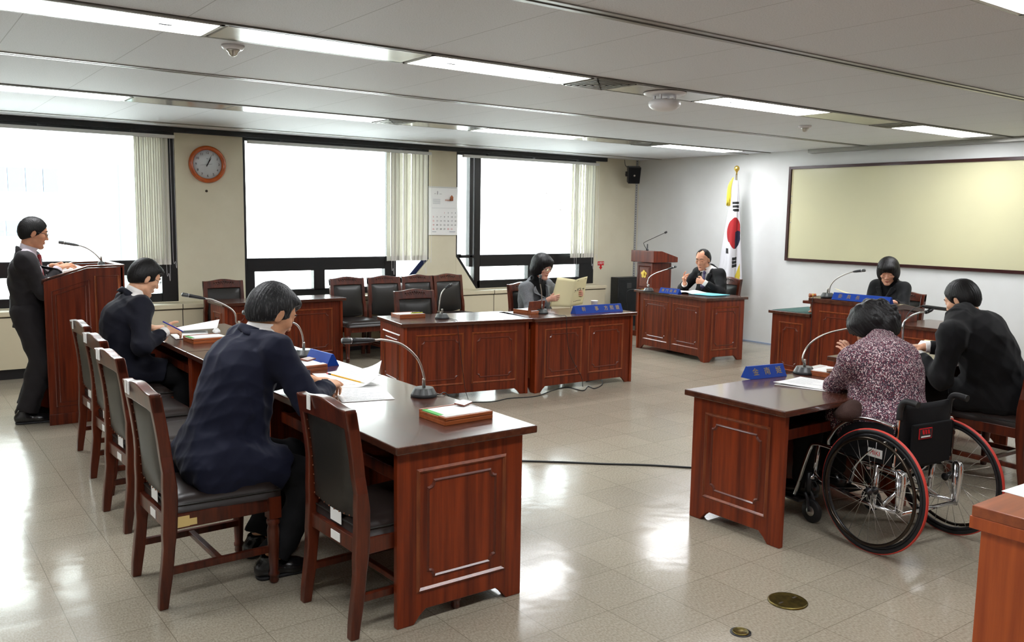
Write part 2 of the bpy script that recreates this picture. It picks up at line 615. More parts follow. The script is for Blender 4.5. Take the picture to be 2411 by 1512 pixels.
# raking bar along the flare of the pier
m_ = MB()
m_.prism([(5.66, 1.08), (5.745, 1.08), (5.345, .66), (5.26, .66)], lambda a, b, t: (a, t, b), FY0 - .005, FY1)
m_.build('raking_bar', 'navy_fr', w2)
w3 = window(3, *WO[2], [B(6.16, 2.41, 8.575, 2.455), B(6.16, 1.09, 6.185, 2.41), B(8.545, R1, 8.575, 2.41), B(6.375, .95, 6.43, 2.41), B(6.455, W_BOT, 6.55, 2.41),
                        B(6.55, R0, 8.575, R1), B(6.18, 1.07, 6.47, R1), B(6.50, W_BOT, 8.575, .765), B(7.36, .75, 7.50, R0 + .02), B(8.30, .75, 8.575, R0 + .02), B(6.18, 1.07, 6.25, 1.12)],
            [(6.55, R1, 8.545, 2.41), (6.185, R1, 6.375, 2.41), (6.20, W_BOT, 6.46, 1.07), (6.55, .765, 7.36, R0), (7.50, .765, 8.30, R0)])
m_ = MB()
m_.prism([(6.16, 1.10), (6.20, 1.10), (6.52, .66), (6.48, .66)], lambda a, b, t: (a, t, b), FY0 - .006, FY1)
m_.build('raking_bar', 'black_fr', w3)

# long steel sill box under the windows
SILL_F = 9.37
sill = empty('window_sill_cabinet', 'long beige steel sill cabinet running under the three windows', 'cabinet', (0, 0, 0))
MB().box((LEFT_X, SILL_F - .015, .605), (8.60, WALL_Y - .003, .652)).build('sill_top', 'sill', sill, bevel=.006)
MB().box((LEFT_X, SILL_F, .10), (8.585, WALL_Y - .003, .605)).build('cabinet_body', 'sill', sill)
MB().box((LEFT_X, SILL_F + .03, 0), (8.585, WALL_Y - .003, .10)).build('toe_kick', 'toe', sill)
m_ = MB()
for k in range(8):
    x = 2.59 - 4.005 + k * 1.335
    m_.box((x - .004, SILL_F - .002, .1), (x + .004, SILL_F + .002, .605))
    m_.box((x - .004, SILL_F - .0165, .605), (x + .004, SILL_F - .01, .6535))
m_.box((LEFT_X, SILL_F - .002, .592), (8.585, SILL_F + .001, .604))
m_.build('panel_seam', 'seam', sill)


# ---- vertical blinds pulled to the side
def blind(x0, x1, n, ztop, zbot, label, rail0, rail1, yy=WALL_Y - .09, stack=.055):
    e = empty('vertical_blind', label, 'blind', ((x0 + x1) / 2, yy, zbot), group='vertical blinds at the windows')
    P = Vector(e.location)
    MB().box((rail0 - P.x, -.025, ztop - P.z), (rail1 - P.x, .02, ztop + .035 - P.z)).build('head_rail', 'lamp_fr', e, bevel=.003)
    for k in range(3):
        x = rail0 + (rail1 - rail0) * (k + .5) / 3
        MB().box((x - .012 - P.x, -.02, ztop + .035 - P.z), (x + .012 - P.x, .03, ztop + .06 - P.z)).build('rail_bracket', 'black_pl', e)
    sl, wt, hook = MB(), MB(), MB()
    rnd = random.Random(int(x0 * 100))
    for k in range(n):
        x = x0 + (x1 - x0) * (k + .5) / n - P.x
        a = math.radians(rnd.uniform(8, 34))
        w = (x1 - x0) / n * 1.5
        dx, dy = math.cos(a) * w, math.sin(a) * w * 1.0
        y = rnd.uniform(-.012, .012)
        pts = []
        for q in range(7):
            t = q / 6 - .5
            b = .012 * (1 - 4 * t * t)
            pts.append((x + dx * t - math.sin(a) * b, y + dy * t + math.cos(a) * b))
        for (za, zb, tgt, th) in ((zbot + .06, ztop, sl, .0015), (zbot, zbot + .062, wt, .003)):
            vs = []
            for (px, py) in pts:
                for z in (za, zb):
                    vs.append((px, py, z - P.z))
            for (px, py) in pts:
                for z in (za, zb):
                    vs.append((px, py + th, z - P.z))
            nq = len(pts)
            fs = []
            for q in range(nq - 1):
                fs += [(2 * q, 2 * q + 2, 2 * q + 3, 2 * q + 1), (2 * nq + 2 * q, 2 * nq + 2 * q + 1, 2 * nq + 2 * q + 3, 2 * nq + 2 * q + 2)]
                fs += [(2 * q, 2 * nq + 2 * q, 2 * nq + 2 * q + 2, 2 * q + 2), (2 * q + 1, 2 * q + 3, 2 * nq + 2 * q + 3, 2 * nq + 2 * q + 1)]
            fs += [(0, 1, 2 * nq + 1, 2 * nq), (2 * nq - 2, 4 * nq - 2, 4 * nq - 1, 2 * nq - 1)]
            tgt.add(vs, fs)
        hook.box((x - .006, y - .004, ztop - P.z), (x + .006, y + .004, ztop + .012 - P.z))
    s = sl.build('slat', 'blind', e)
    s['kind'] = 'stuff'
    s = wt.build('bottom_weight', 'blind_w', e)
    s['kind'] = 'stuff'
    hook.build('carrier', 'white_pl', e)
    m_ = MB()
    for k, (xx, ln) in enumerate(((x1 + .02, 1.25), (x0 + .05, ztop - zbot + .06), (x1 - .05, ztop - zbot + .06))):
        lo = ztop - ln
        m_.tube(bez([(xx - P.x, -.02, ztop - P.z), (xx - P.x, -.025, (ztop + lo) / 2 - P.z), (xx - P.x, -.025, lo - P.z), (xx + .02 - P.x, -.025, lo - .03 - P.z), (xx + .035 - P.x, -.025, lo - P.z), (xx + .035 - P.x, -.02, ztop - P.z)], 6), .0016, 5)
    m_.build('cord', 'white_pl', e)
    return e


blind(2.20, 2.53, 14, 2.375, 1.06, 'narrow bunch of white blind slats at the window left of the clock', .1, 2.60)
blind(5.10, 5.66, 10, 2.375, 1.055, 'widest bunch of cream blind slats hanging left of the calendar', 3.38, 5.72)
blind(8.05, 8.48, 9, 2.375, 1.05, 'flat bunch of cream blind slats at the window beside the corner', 6.2, 8.54)

# ---- ceiling services
ROWS = (1.45, 1.79), (4.22, 4.56), (7.25, 7.60)
ZL = CEIL - .012


def light(x0, x1, row, label):
    ya, yb = ROWS[row]
    e = empty('ceiling_light', label, 'ceiling light', ((x0 + x1) / 2, (ya + yb) / 2, CEIL), group='recessed fluorescent ceiling lights')
    w, d = (x1 - x0) / 2, (yb - ya) / 2
    m_ = MB()
    m_.box((-w, -d, ZL - CEIL), (w, -d + .02, -.0005)).box((-w, d - .02, ZL - CEIL), (w, d, -.0005))
    m_.box((-w, -d, ZL - CEIL), (-w + .02, d, -.0005)).box((w - .02, -d, ZL - CEIL), (w, d, -.0005))
    m_.build('frame', 'lamp_fr', e)
    MB().box((-w + .02, -d + .02, ZL - CEIL + .003), (w - .02, d - .02, -.0005)).build('diffuser', 'diff', e)
    m_ = MB()
    for s in (-1, 1):
        m_.box((s * w * .62 - .03, -.012, ZL - CEIL + .001), (s * w * .62 + .03, .012, ZL - CEIL + .0035))
    m_.build('latch', 'black_pl', e)


def blank(x0, x1, row, label):
    ya, yb = ROWS[row]
    o = MB().box((x0, ya, ZL + .003), (x1, yb, CEIL - .0005)).build('ceiling_panel', 'blank')
    tag(o, label, 'ceiling panel', 'plain satin panels between the ceiling lights')


def diffuser(x0, x1, row, label):
    ya, yb = ROWS[row]
    e = empty('air_diffuser', label, 'air vent', ((x0 + x1) / 2, (ya + yb) / 2, CEIL), group='square ceiling air diffusers')
    w, d = (x1 - x0) / 2, (yb - ya) / 2
    MB().box((-w, -d, -.004), (w, d, -.0005)).build('backing', 'alu_d', e)
    m_ = MB()
    for k in range(5):
        a, b = w * (1 - k * .2), d * (1 - k * .2)
        t = .011
        z0, z1 = -.014 - k * .001, -.004
        m_.box((-a, -b, z0), (a, -b + t, z1)).box((-a, b - t, z0), (a, b, z1)).box((-a, -b, z0), (-a + t, b, z1)).box((a - t, -b, z0), (a, b, z1))
    m_.build('louvre', 'alu', e)


light(-2.5, -1.2, 1, 'lit ceiling light in the middle row, out of frame to the left')
light(.2, 1.40, 1, 'lit ceiling light in the middle row, beside the smoke detector')
light(2.54, 3.72, 1, 'lit ceiling light in the middle row, left of the round vent')
light(4.98, 6.28, 1, 'lit ceiling light in the middle row, just right of the round white vent')
light(7.66, 9.0, 1, 'lit ceiling light in the middle row, nearest to the writing board wall')
light(.48, 1.68, 2, 'lit ceiling light in the window row, over the leftmost window')
light(5.0, 6.3, 2, 'lit ceiling light in the window row, over the calendar')
light(7.6, 8.95, 2, 'lit ceiling light in the window row, nearest to the corner with the speaker')
light(2.75, 3.95, 0, 'lit ceiling light in the row nearest the photographer, cut by the top right corner')
light(.1, 1.3, 0, 'lit ceiling light in the near row, over the photographer')
light(6.3, 7.5, 0, 'lit ceiling light in the near row, out of frame to the right')
blank(1.42, 2.52, 1, 'shiny blank ceiling panel in the middle row, between the two left lights')
blank(4.12, 4.96, 1, 'blank ceiling panel carrying the round white vent')
blank(6.30, 7.32, 1, 'blank ceiling panel in the middle row, between the two right lights')
blank(9.02, 9.44, 1, 'short blank ceiling panel in the middle row against the writing board wall')
blank(1.70, 2.46, 2, 'grey blank ceiling panel in the window row, over the clock')
blank(2.48, 3.88, 2, 'shiny blank ceiling panel in the window row, over the middle window')
blank(4.20, 4.98, 2, 'blank ceiling panel in the window row, left of the light over the calendar')
blank(6.32, 7.28, 2, 'blank ceiling panel in the window row, between the two right lights')
diffuser(3.75, 4.09, 1, 'square air diffuser in the middle row beside the round white vent')
diffuser(7.34, 7.65, 1, 'square air diffuser in the middle row beside the last light')
diffuser(3.90, 4.18, 2, 'square air diffuser in the window row over the middle window')
diffuser(7.30, 7.58, 2, 'square air diffuser in the window row over the right window')
for i, (ya, yb) in enumerate(ROWS):
    m_ = MB()
    for yy in (ya, yb):
        m_.box((LEFT_X, yy - .014, CEIL - .009), (WALL_X, yy + .014, CEIL - .0004))
    o = m_.build('trim_%d' % (8 + i), 'alu')
    o['kind'] = 'structure'
    g = MB()
    for yy in (ya - .018, yb + .018):
        g.box((LEFT_X, yy - .004, CEIL - .003), (WALL_X, yy + .004, CEIL - .0004))
    g.build('groove', 'alu_d', o)

p = onz(1578, 214, CEIL)
e = empty('ceiling_vent', 'round white ceiling vent with a hanging domed cover', 'ceiling vent', (4.51, 4.37, CEIL))
MB().lathe([(.0, -.026), (.13, -.028), (.145, -.02), (.15, -.012), (.15, -.0125)], n=40).build('flange', 'white_pl', e)
MB().lathe([(.0, -.135), (.05, -.133), (.085, -.122), (.105, -.105), (.112, -.088), (.108, -.072), (.09, -.06), (.0, -.058)], n=40).build('dome', 'white_pl', e)
m_ = MB()
for k in range(4):
    a = k * PI / 2 + .4
    m_.box((math.cos(a) * .075 - .006, math.sin(a) * .075 - .006, -.066), (math.cos(a) * .075 + .006, math.sin(a) * .075 + .006, -.026))
m_.build('strut', 'white_pl', e)
for (x, y, lab) in ((1.611, 4.74, 'white dome smoke detector on the ceiling near the top left light'), (7.04, 5.02, 'small white smoke detector on the ceiling right of the round vent')):
    e = empty('smoke_detector', lab, 'smoke detector', (x, y, CEIL), group='ceiling smoke detectors')
    MB().lathe([(.0, -.022), (.05, -.022), (.058, -.012), (.06, -.0006)], n=28).build('base', 'white_pl', e)
    MB().lathe([(.0, -.058), (.01, -.057), (.022, -.048), (.026, -.036), (.034, -.03), (.036, -.022)], n=24).build('sensor_head', 'metal', e)

# ---- outside, washed out by daylight
g = MB().box((-60, 14, -5.2), (90, 120, -5)).build('ground', 'conc')
g['kind'] = 'structure'
fb = empty('building', 'pale building across the courtyard seen through the leftmost window', 'building', (3, 27, -5))
OY = 27
P0 = Vector(fb.location)


def obox(a, b):
    return (Vector(a) - P0, Vector(b) - P0)


MB().box(*obox((-14, 27, -5), (12, 37, 11))).build('facade', 'conc', fb)
for (ua, va, ub, vb, n) in ((-160, 398, 140, 446, 7), (-160, 520, 95, 556, 6)):
    a, b = ony(ua, vb, 27), ony(ub, va, 27)
    for k in range(n):
        xa = a.x + (b.x - a.x) * k / n
        xb = a.x + (b.x - a.x) * (k + .86) / n
        w_ = MB().box(*obox((xa, 26.9, a.z), (xb, 27.05, b.z))).build('window', 'glass_dk', fb)
a, b = ony(285, 640, 27), ony(330, 390, 27)
MB().box(*obox((a.x, 26.8, -5), (b.x, 27.2, b.z))).build('green_glass_bay', mat('pale_green_glass', (94, 108, 101), .9, spec=0), fb)
fb2 = empty('building', 'very pale office block outside the middle and right windows', 'building', (24, 34, -5))
P0 = Vector(fb2.location)
MB().box(*obox((13, 33, -5), (40, 44, 9.5))).build('facade', 'conc', fb2)
for (u, v, w, h) in ((730, 490, 30, 22), (850, 490, 26, 24), (1160, 500, 40, 20), (1275, 510, 16, 22)):
    a, b = ony(u, v + h, 33), ony(u + w, v, 33)
    MB().box(*obox((a.x, 32.95, a.z), (b.x, 33.05, b.z))).build('window', mat('pale_far_window', (98, 103, 108), .9, spec=0), fb2)
tr = empty('bare_tree', 'bare winter tree outside the right window', 'tree', (ony(1340, 600, 15).x + 1, 15, -5))
P0 = Vector(tr.location)


def tp(u, v):
    return ony(u, v, 15) - P0


MB().tube(bez([(0.6, 0, 0), (0.5, 0, 3), tp(1372, 540), tp(1332, 500), tp(1290, 455), tp(1262, 420)], 6), [.16 - .0052 * i for i in range(31)], 7).build('trunk', 'bark', tr)
m_ = MB()
for pts in ([(1310, 475), (1316, 450), (1312, 420)], [(1295, 462), (1268, 452)], [(1332, 500), (1318, 470), (1322, 440)], [(1340, 505), (1300, 490)], [(1280, 690), (1230, 640), (1205, 600)]):
    m_.tube(bez([tp(*q) for q in pts], 4), [.035 - .003 * i for i in range(len(pts) * 4 - 3)], 5)
m_.build('branch', 'bark', tr)
# ================================================================ furniture
def frame_ring(mb, x0, z0, x1, z1, w, y, h, notch=0.0):
    """raised picture-frame moulding on the plane y (normal -y); notch cuts concave corners"""
    def loop(a0, b0, a1, b1, nt):
        if not nt:
            return [(a0, b0), (a1, b0), (a1, b1), (a0, b1)]
        out = []
        for (cx, cz, s) in ((a0, b0, 0), (a1, b0, 1), (a1, b1, 2), (a0, b1, 3)):
            for k in range(5):
                a = {0: PI / 2, 1: PI, 2: 1.5 * PI, 3: 0}[s] - k * PI / 8
                out.append((cx + nt * math.cos(a), cz + nt * math.sin(a)))
        return out
    o = loop(x0, z0, x1, z1, notch)
    i = loop(x0 + w, z0 + w, x1 - w, z1 - w, notch)
    n = len(o)
    mid = [((a + c) / 2, (b + d) / 2) for (a, b), (c, d) in zip(o, i)]
    vs = [(a, y, b) for a, b in o] + [(a, y - h, b) for a, b in mid] + [(a, y, b) for a, b in i]
    fs = []
    for k in range(n):
        q = (k + 1) % n
        fs += [(k, q, n + q, n + k), (n + k, n + q, 2 * n + q, 2 * n + k)]
    mb.add(vs, fs)


def panel_mb(L, h0, h1, th, foot=.10, cut=.055):
    """upright panel in the xz plane, bracket feet; thickness along +y"""
    mb = MB()
    poly = [(0, h0), (foot - .025, h0), (foot, h0 + cut * .55), (foot + .03, h0 + cut), (L - foot - .03, h0 + cut), (L - foot, h0 + cut * .55), (L - foot + .025, h0), (L, h0), (L, h1), (0, h1)]
    mb.prism(poly, lambda a, b, t: (a, t, b), 0, th)
    return mb


def mouldings(parent, L, h1, n=1, two=True, y=0.0, margin=.085, z0=.13, mm='mould', M=None, inner='mould_d'):
    w = L / n
    for k in range(n):
        a, b = MB(), MB()
        x0, x1 = w * k + (margin if k == 0 else margin * .45), w * (k + 1) - (margin if k == n - 1 else margin * .45)
        frame_ring(a, x0, z0, x1, h1 - .075, .018, y, .009)
        frame_ring(b, x0 + .048, z0 + .05, x1 - .048, h1 - .125, .012, y, .006, .028)
        for q, nm, m in ((a, 'outer_moulding', mm), (b, 'inner_moulding', inner)):
            o = q.build(nm, m, parent)


def desk(label, origin, rz, L, D, h, over=(.03, .03, .03, .0), group='red-brown council desks', ends=(1, 1), n=2, seg='desk_v', top='desk_top', end_m='desk_end', foot_h=.055):
    """local frame: x along the length, y=0 the public front, y=D the sitter's side"""
    e = empty('meeting_desk', label, 'desk', origin, rz, group)
    T = .032
    MB().box((-over[0], -over[2], h - T), (L + over[1], D + over[3], h)).build('desk_top', top, e, bevel=.005)
    f = panel_mb(L - .06, 0, h - T, .022, foot=.07, cut=foot_h)
    f = f.build('front_panel', seg, e, bevel=.002)
    f.location = (.03, .012, 0)
    mouldings(f, L - .06, h - T, n)
    for s, has in zip((0, 1), (1, 1)):
        p = panel_mb(D, 0, h - T, .03).build('end_panel', end_m, e, bevel=.004)
        # panel built along x; turn so that it runs along local y, outer face outward
        if s == 0:
            p.matrix_local = Matrix(((0, 1, 0, 0), (-1, 0, 0, D), (0, 0, 1, 0), (0, 0, 0, 1)))
        else:
            p.matrix_local = Matrix(((0, -1, 0, L), (1, 0, 0, 0), (0, 0, 1, 0), (0, 0, 0, 1)))
        mouldings(p, D, h - T, 1)
    MB().box((.03, .05, h - T - .125), (L - .03, D - .06, h - T - .105)).build('shelf', seg, e)
    MB().box((.03, D - .078, h - T - .15), (L - .03, D - .058, h - T - .095)).build('shelf_lip', seg, e, bevel=.003)
    return e


# left row, sitters on the window-left side (local y points to -X): local x -> -Y ... origin at the far end
ZL_ = .74
def left_desk(label, ynear, yfar):
    # local x axis -> +Y world, local y -> -X world
    return desk(label, (2.165, ynear, 0), PI / 2, yfar - ynear, .60, ZL_, over=(.03 if ynear < 3 else .002, .002, .055, .02))


left_desk('large council desk end in the foreground, with raised square panel facing the photographer', 2.85, 4.20)
left_desk('council desk second in the left row, under the seated grey haired man’s papers'.replace('’', "'"), 4.21, 5.54)
left_desk('council desk at the far end of the left row, where the young man writes', 5.55, 6.86)
# middle row facing the photographer
ang = math.atan2(6.23 - 6.42, 4.80 - 3.60)
desk('council desk in the middle, left one of the pair, before the empty chair', (3.60, 6.44, 0), ang, 1.21, .62, .70)
desk('council desk in the middle, right one of the pair, where the reading woman sits', (4.84, 6.205, 0), math.atan2(-.03, 1.2), 1.20, .60, .70)
# by the window
desk('council desk standing apart under the middle window, behind the podium', (2.80, 8.66, 0), math.atan2(.03, 1.3), 1.30, .42, .715)
# side desk by the flag: public front faces -X (local x -> -Y)
desk('council desk beside the flag with a microphone and open documents', (7.71, 7.82, 0), -PI / 2 - .12, 1.27, .58, .74, over=(.04, .03, .03, .03))
# right row, sitters toward the photographer: local x -> -X, rotation 180
desk('council desk with blue name plate before the wheelchair', (4.70, 3.125, 0), PI, 1.17, .59, .705, over=(.02, .045, .03, .03))
desk('council desk behind the wheelchair where the dark suited man leans', (6.62, 3.43, 0), PI, 1.35, .59, .70)


def plain_desk():
    e = empty('reading_table', 'plain bright orange-brown table corner at the bottom right edge', 'table', (2.74, -.12, 0))
    h = .735
    MB().box((0, 0, h - .035), (1.3, 1.385, h)).build('table_top', 'orange_top', e, bevel=.003)
    MB().box((0, 0, h - .075), (1.3, 1.39, h - .035)).build('top_edging', 'orange_wood', e, bevel=.002)
    MB().box((.03, .02, 0), (.055, 1.365, h - .075)).build('side_panel', 'orange_wood', e)
    MB().box((.055, 1.32, 0), (1.27, 1.345, h - .075)).build('front_panel', 'orange_wood', e)
    MB().box((1.245, .02, 0), (1.27, 1.32, h - .075)).build('side_panel', 'orange_wood', e)


plain_desk()


# head desk: raised centre with lower wings
def head_desk():
    X0 = 7.30
    e = empty('chair_desk', "chairperson's raised desk with two lower wings before the writing board", 'desk', (X0, 4.6, 0))
    P = Vector(e.location)

    def bx(a, b):
        return Vector(a) - P, Vector(b) - P
    Rl = Matrix(((0, 1, 0, 0), (-1, 0, 0, 0), (0, 0, 1, 0), (0, 0, 0, 1)))   # panel x -> -Y, its normal -y -> -X
    for (ya, yb, lab) in ((5.02, 5.47, 'left'), (3.62, 4.16, 'right')):
        MB().box(*bx((X0 - .03, ya - .002, .695), (X0 + .63, yb + .03, .725))).build('wing_top', 'desk_top', e, bevel=.004)
        if lab == 'left':
            MB().box(*bx((X0 + .0, ya + .01, .725), (X0 + .6, yb, .7275))).build('felt_cover', 'teal', e)
        p = panel_mb(yb - ya, 0, .695, .022, foot=.06).build('wing_front', 'desk_v', e, bevel=.002)
        p.matrix_local = Matrix.Translation(Vector((X0, yb, 0)) - P) @ Rl
        mouldings(p, yb - ya, .695, 1)
        yo = yb if lab == 'left' else ya
        m_ = MB().box(*bx((X0 + .022, yo - (.025 if lab == 'left' else 0), 0), (X0 + .6, yo + (0 if lab == 'left' else .025), .695))).build('wing_end', 'desk_end', e)
        if lab == 'right':
            q = MB()
            frame_ring(q, X0 + .09 - P.x, .12, X0 + .53 - P.x, .62, .018, ya - P.y, .008)
            q.build('outer_moulding', 'mould_d', m_)
    ya, yb = 4.17, 5.01
    prof = [(X0 - .03, .845), (X0 - .03, .885), (X0 + .10, .895), (X0 + .42, .84), (X0 + .42, .805), (X0 + .10, .845)]
    MB().prism([(a - P.x, b) for a, b in prof], lambda a, b, t: (a, t, b), ya - .03 - P.y, yb + .03 - P.y).build('sloping_top', 'desk_top', e, bevel=.004)
    p = panel_mb(yb - ya, 0, .845, .022, foot=.08).build('front_panel', 'desk_v', e, bevel=.002)
    p.matrix_local = Matrix.Translation(Vector((X0 - .012, yb, 0)) - P) @ Rl
    mouldings(p, yb - ya, .845, 1)
    for yy in (ya, yb - .03):
        MB().prism([(X0 + .012 - P.x, 0), (X0 + .39 - P.x, 0), (X0 + .39 - P.x, .80), (X0 + .10 - P.x, .845), (X0 + .012 - P.x, .845)], lambda a, b, t: (a, t, b), yy - P.y, yy + .03 - P.y).build('side_panel', 'desk_end', e)
    return e


head_desk()


# ---- lecterns
def emblem(parent, loc, M3, r):
    """small gilt rosette: petals, ring and boss"""
    m_ = MB()
    for k in range(5):
        a = PI / 2 + k * 2 * PI / 5
        pts = []
        for q in range(10):
            t = 2 * PI * q / 10
            pts.append((math.cos(a) * r * .62 + math.cos(t) * r * .42, math.sin(a) * r * .62 + math.sin(t) * r * .42))
        m_.prism(pts, lambda x, y, t: Vector(loc) + M3 @ Vector((x, y, t)), 0, .006)
    m_.prism([(math.cos(t * PI / 12) * r * .45, math.sin(t * PI / 12) * r * .45) for t in range(24)], lambda x, y, t: Vector(loc) + M3 @ Vector((x, y, t)), .004, .012)
    m_.prism([(math.cos(t * PI / 12) * r * .28, math.sin(t * PI / 12) * r * .28) for t in range(24)], lambda x, y, t: Vector(loc) + M3 @ Vector((x, y, t)), .010, .017)
    return m_.build('emblem', 'gold_b', parent)


def lectern_a():
    # side faces the photographer (-Y), front with emblem faces +X
    x0, x1, ya, yb = 1.0, 1.55, 7.20, 7.82
    e = empty('lectern', 'tall red-brown lectern with sloping top before the standing man', 'lectern', (x0, ya, 0))
    P = Vector(e.location)
    side = [(0, 0), (.55, 0), (.55, 1.185), (.30, 1.180), (0, 1.085)]
    for yy, nm in ((0, 'side_panel'), (yb - ya - .03, 'side_panel')):
        s = MB().prism(side, lambda a, b, t: (a, t, b), yy, yy + .03).build(nm, 'desk_v', e, bevel=.003)
        if yy == 0:
            q = MB()
            q.box((-.006, -.012, 0), (.556, 0, .085))
            q.build('plinth', 'desk_v', s, bevel=.003)
            q = MB()
            for ring in ([(.05, .14), (.305, .14), (.305, 1.09), (.05, 1.01)], [(.075, .17), (.28, .17), (.28, 1.05), (.075, .985)]):
                q.tube([(x_, -.001, z_) for x_, z_ in ring], .006, 8, True)
            q.build('side_moulding', 'mould_d', s)
            q = MB()
            q.tube([(x_, -.001, z_) for x_, z_ in [(.35, .14), (.515, .14), (.515, 1.12), (.35, 1.12)]], .009, 8, True)
            q.build('side_moulding', 'mould', s)
            q = MB().box((.365, -.002, .155), (.50, .001, 1.105))
            q.build('side_inset', 'desk_v', s)
    fr = MB().box((.53, .0, 0), (.56, .62, 1.20)).build('front_panel', 'desk_end', e, bevel=.004)
    q = MB()
    Mx = Matrix(((0, 0, 1), (1, 0, 0), (0, 1, 0)))
    tmp = MB()
    frame_ring(tmp, .06, .15, .56, 1.12, .02, 0, .008)
    q.add([(.56 - y, x, z) for x, y, z in tmp.v], [tuple(reversed(f)) for f in tmp.f])
    q.build('outer_moulding', 'mould_d', fr)
    emblem(fr, (.562, .31, .96), Mx, .075)
    top = MB()
    top.prism([(-.01, 1.085), (.30, 1.18), (.30, 1.158), (-.01, 1.063)], lambda a, b, t: (a, t, b), .03, .59)
    top.build('reading_slope', 'desk_top', e)
    MB().box((.30, .03, 1.158), (.53, .59, 1.165)).build('back_ledge', 'desk_top', e)
    q = MB()
    q.prism([(-.012, 1.085), (.30, 1.183), (.565, 1.188), (.565, 1.203), (.30, 1.198), (-.012, 1.10)], lambda a, b, t: (a, t, b), -.006, .034)
    q.prism([(-.012, 1.085), (.30, 1.183), (.565, 1.188), (.565, 1.203), (.30, 1.198), (-.012, 1.10)], lambda a, b, t: (a, t, b), .586, .626)
    q.box((.525, .034, 1.188), (.566, .586, 1.203))
    q.build('edge_rail', 'desk_top', e, bevel=.004)


lectern_a()


def lectern_b():
    e = empty('lectern', 'dark lectern with a gilt emblem in the corner under the loudspeaker', 'lectern', (8.5, 8.35, 0))
    # front faces -X, side faces -Y
    MB().box((.05, .05, 0), (.42, .35, 1.02)).build('column', 'desk_v', e, bevel=.004)
    MB().box((0, .02, 0), (.46, .38, .07)).build('plinth', 'desk_v', e, bevel=.004)
    prof = [(0, 1.03), (.16, 1.03), (.47, 1.03), (.47, 1.10), (.16, 1.185), (0, 1.19)]
    MB().prism(prof, lambda a, b, t: (a, t, b), -.02, .42).build('reading_top', 'desk_v', e, bevel=.006)
    q = MB()
    tmp = MB()
    frame_ring(tmp, .085, .66, .315, .98, .016, 0, .007)
    q.add([(.05 + y, .4 - x, z) for x, y, z in tmp.v], [tuple(f) for f in tmp.f])
    q.build('outer_moulding', 'mould_d', e)
    q = MB().box((.044, .115, .70), (.05, .285, .95)).build('emblem_plate', 'lid_wood', e)
    emblem(e, (.044, .20, .865), Matrix(((0, 0, -1), (-1, 0, 0), (0, 1, 0))), .055)


lectern_b()


# ---- chairs (face +X)
def stile_x(z):
    pts = ((0, -.250), (.2, -.222), (.40, -.208), (.50, -.206), (.70, -.222), (.93, -.258))
    for (za, xa), (zb, xb) in zip(pts, pts[1:]):
        if z <= zb:
            return xa + (xb - xa) * (z - za) / (zb - za)
    return pts[-1][1]


def smooth_x(z):
    return sum(stile_x(max(0, min(.93, z + d))) for d in (-.06, -.03, 0, .03, .06)) / 5


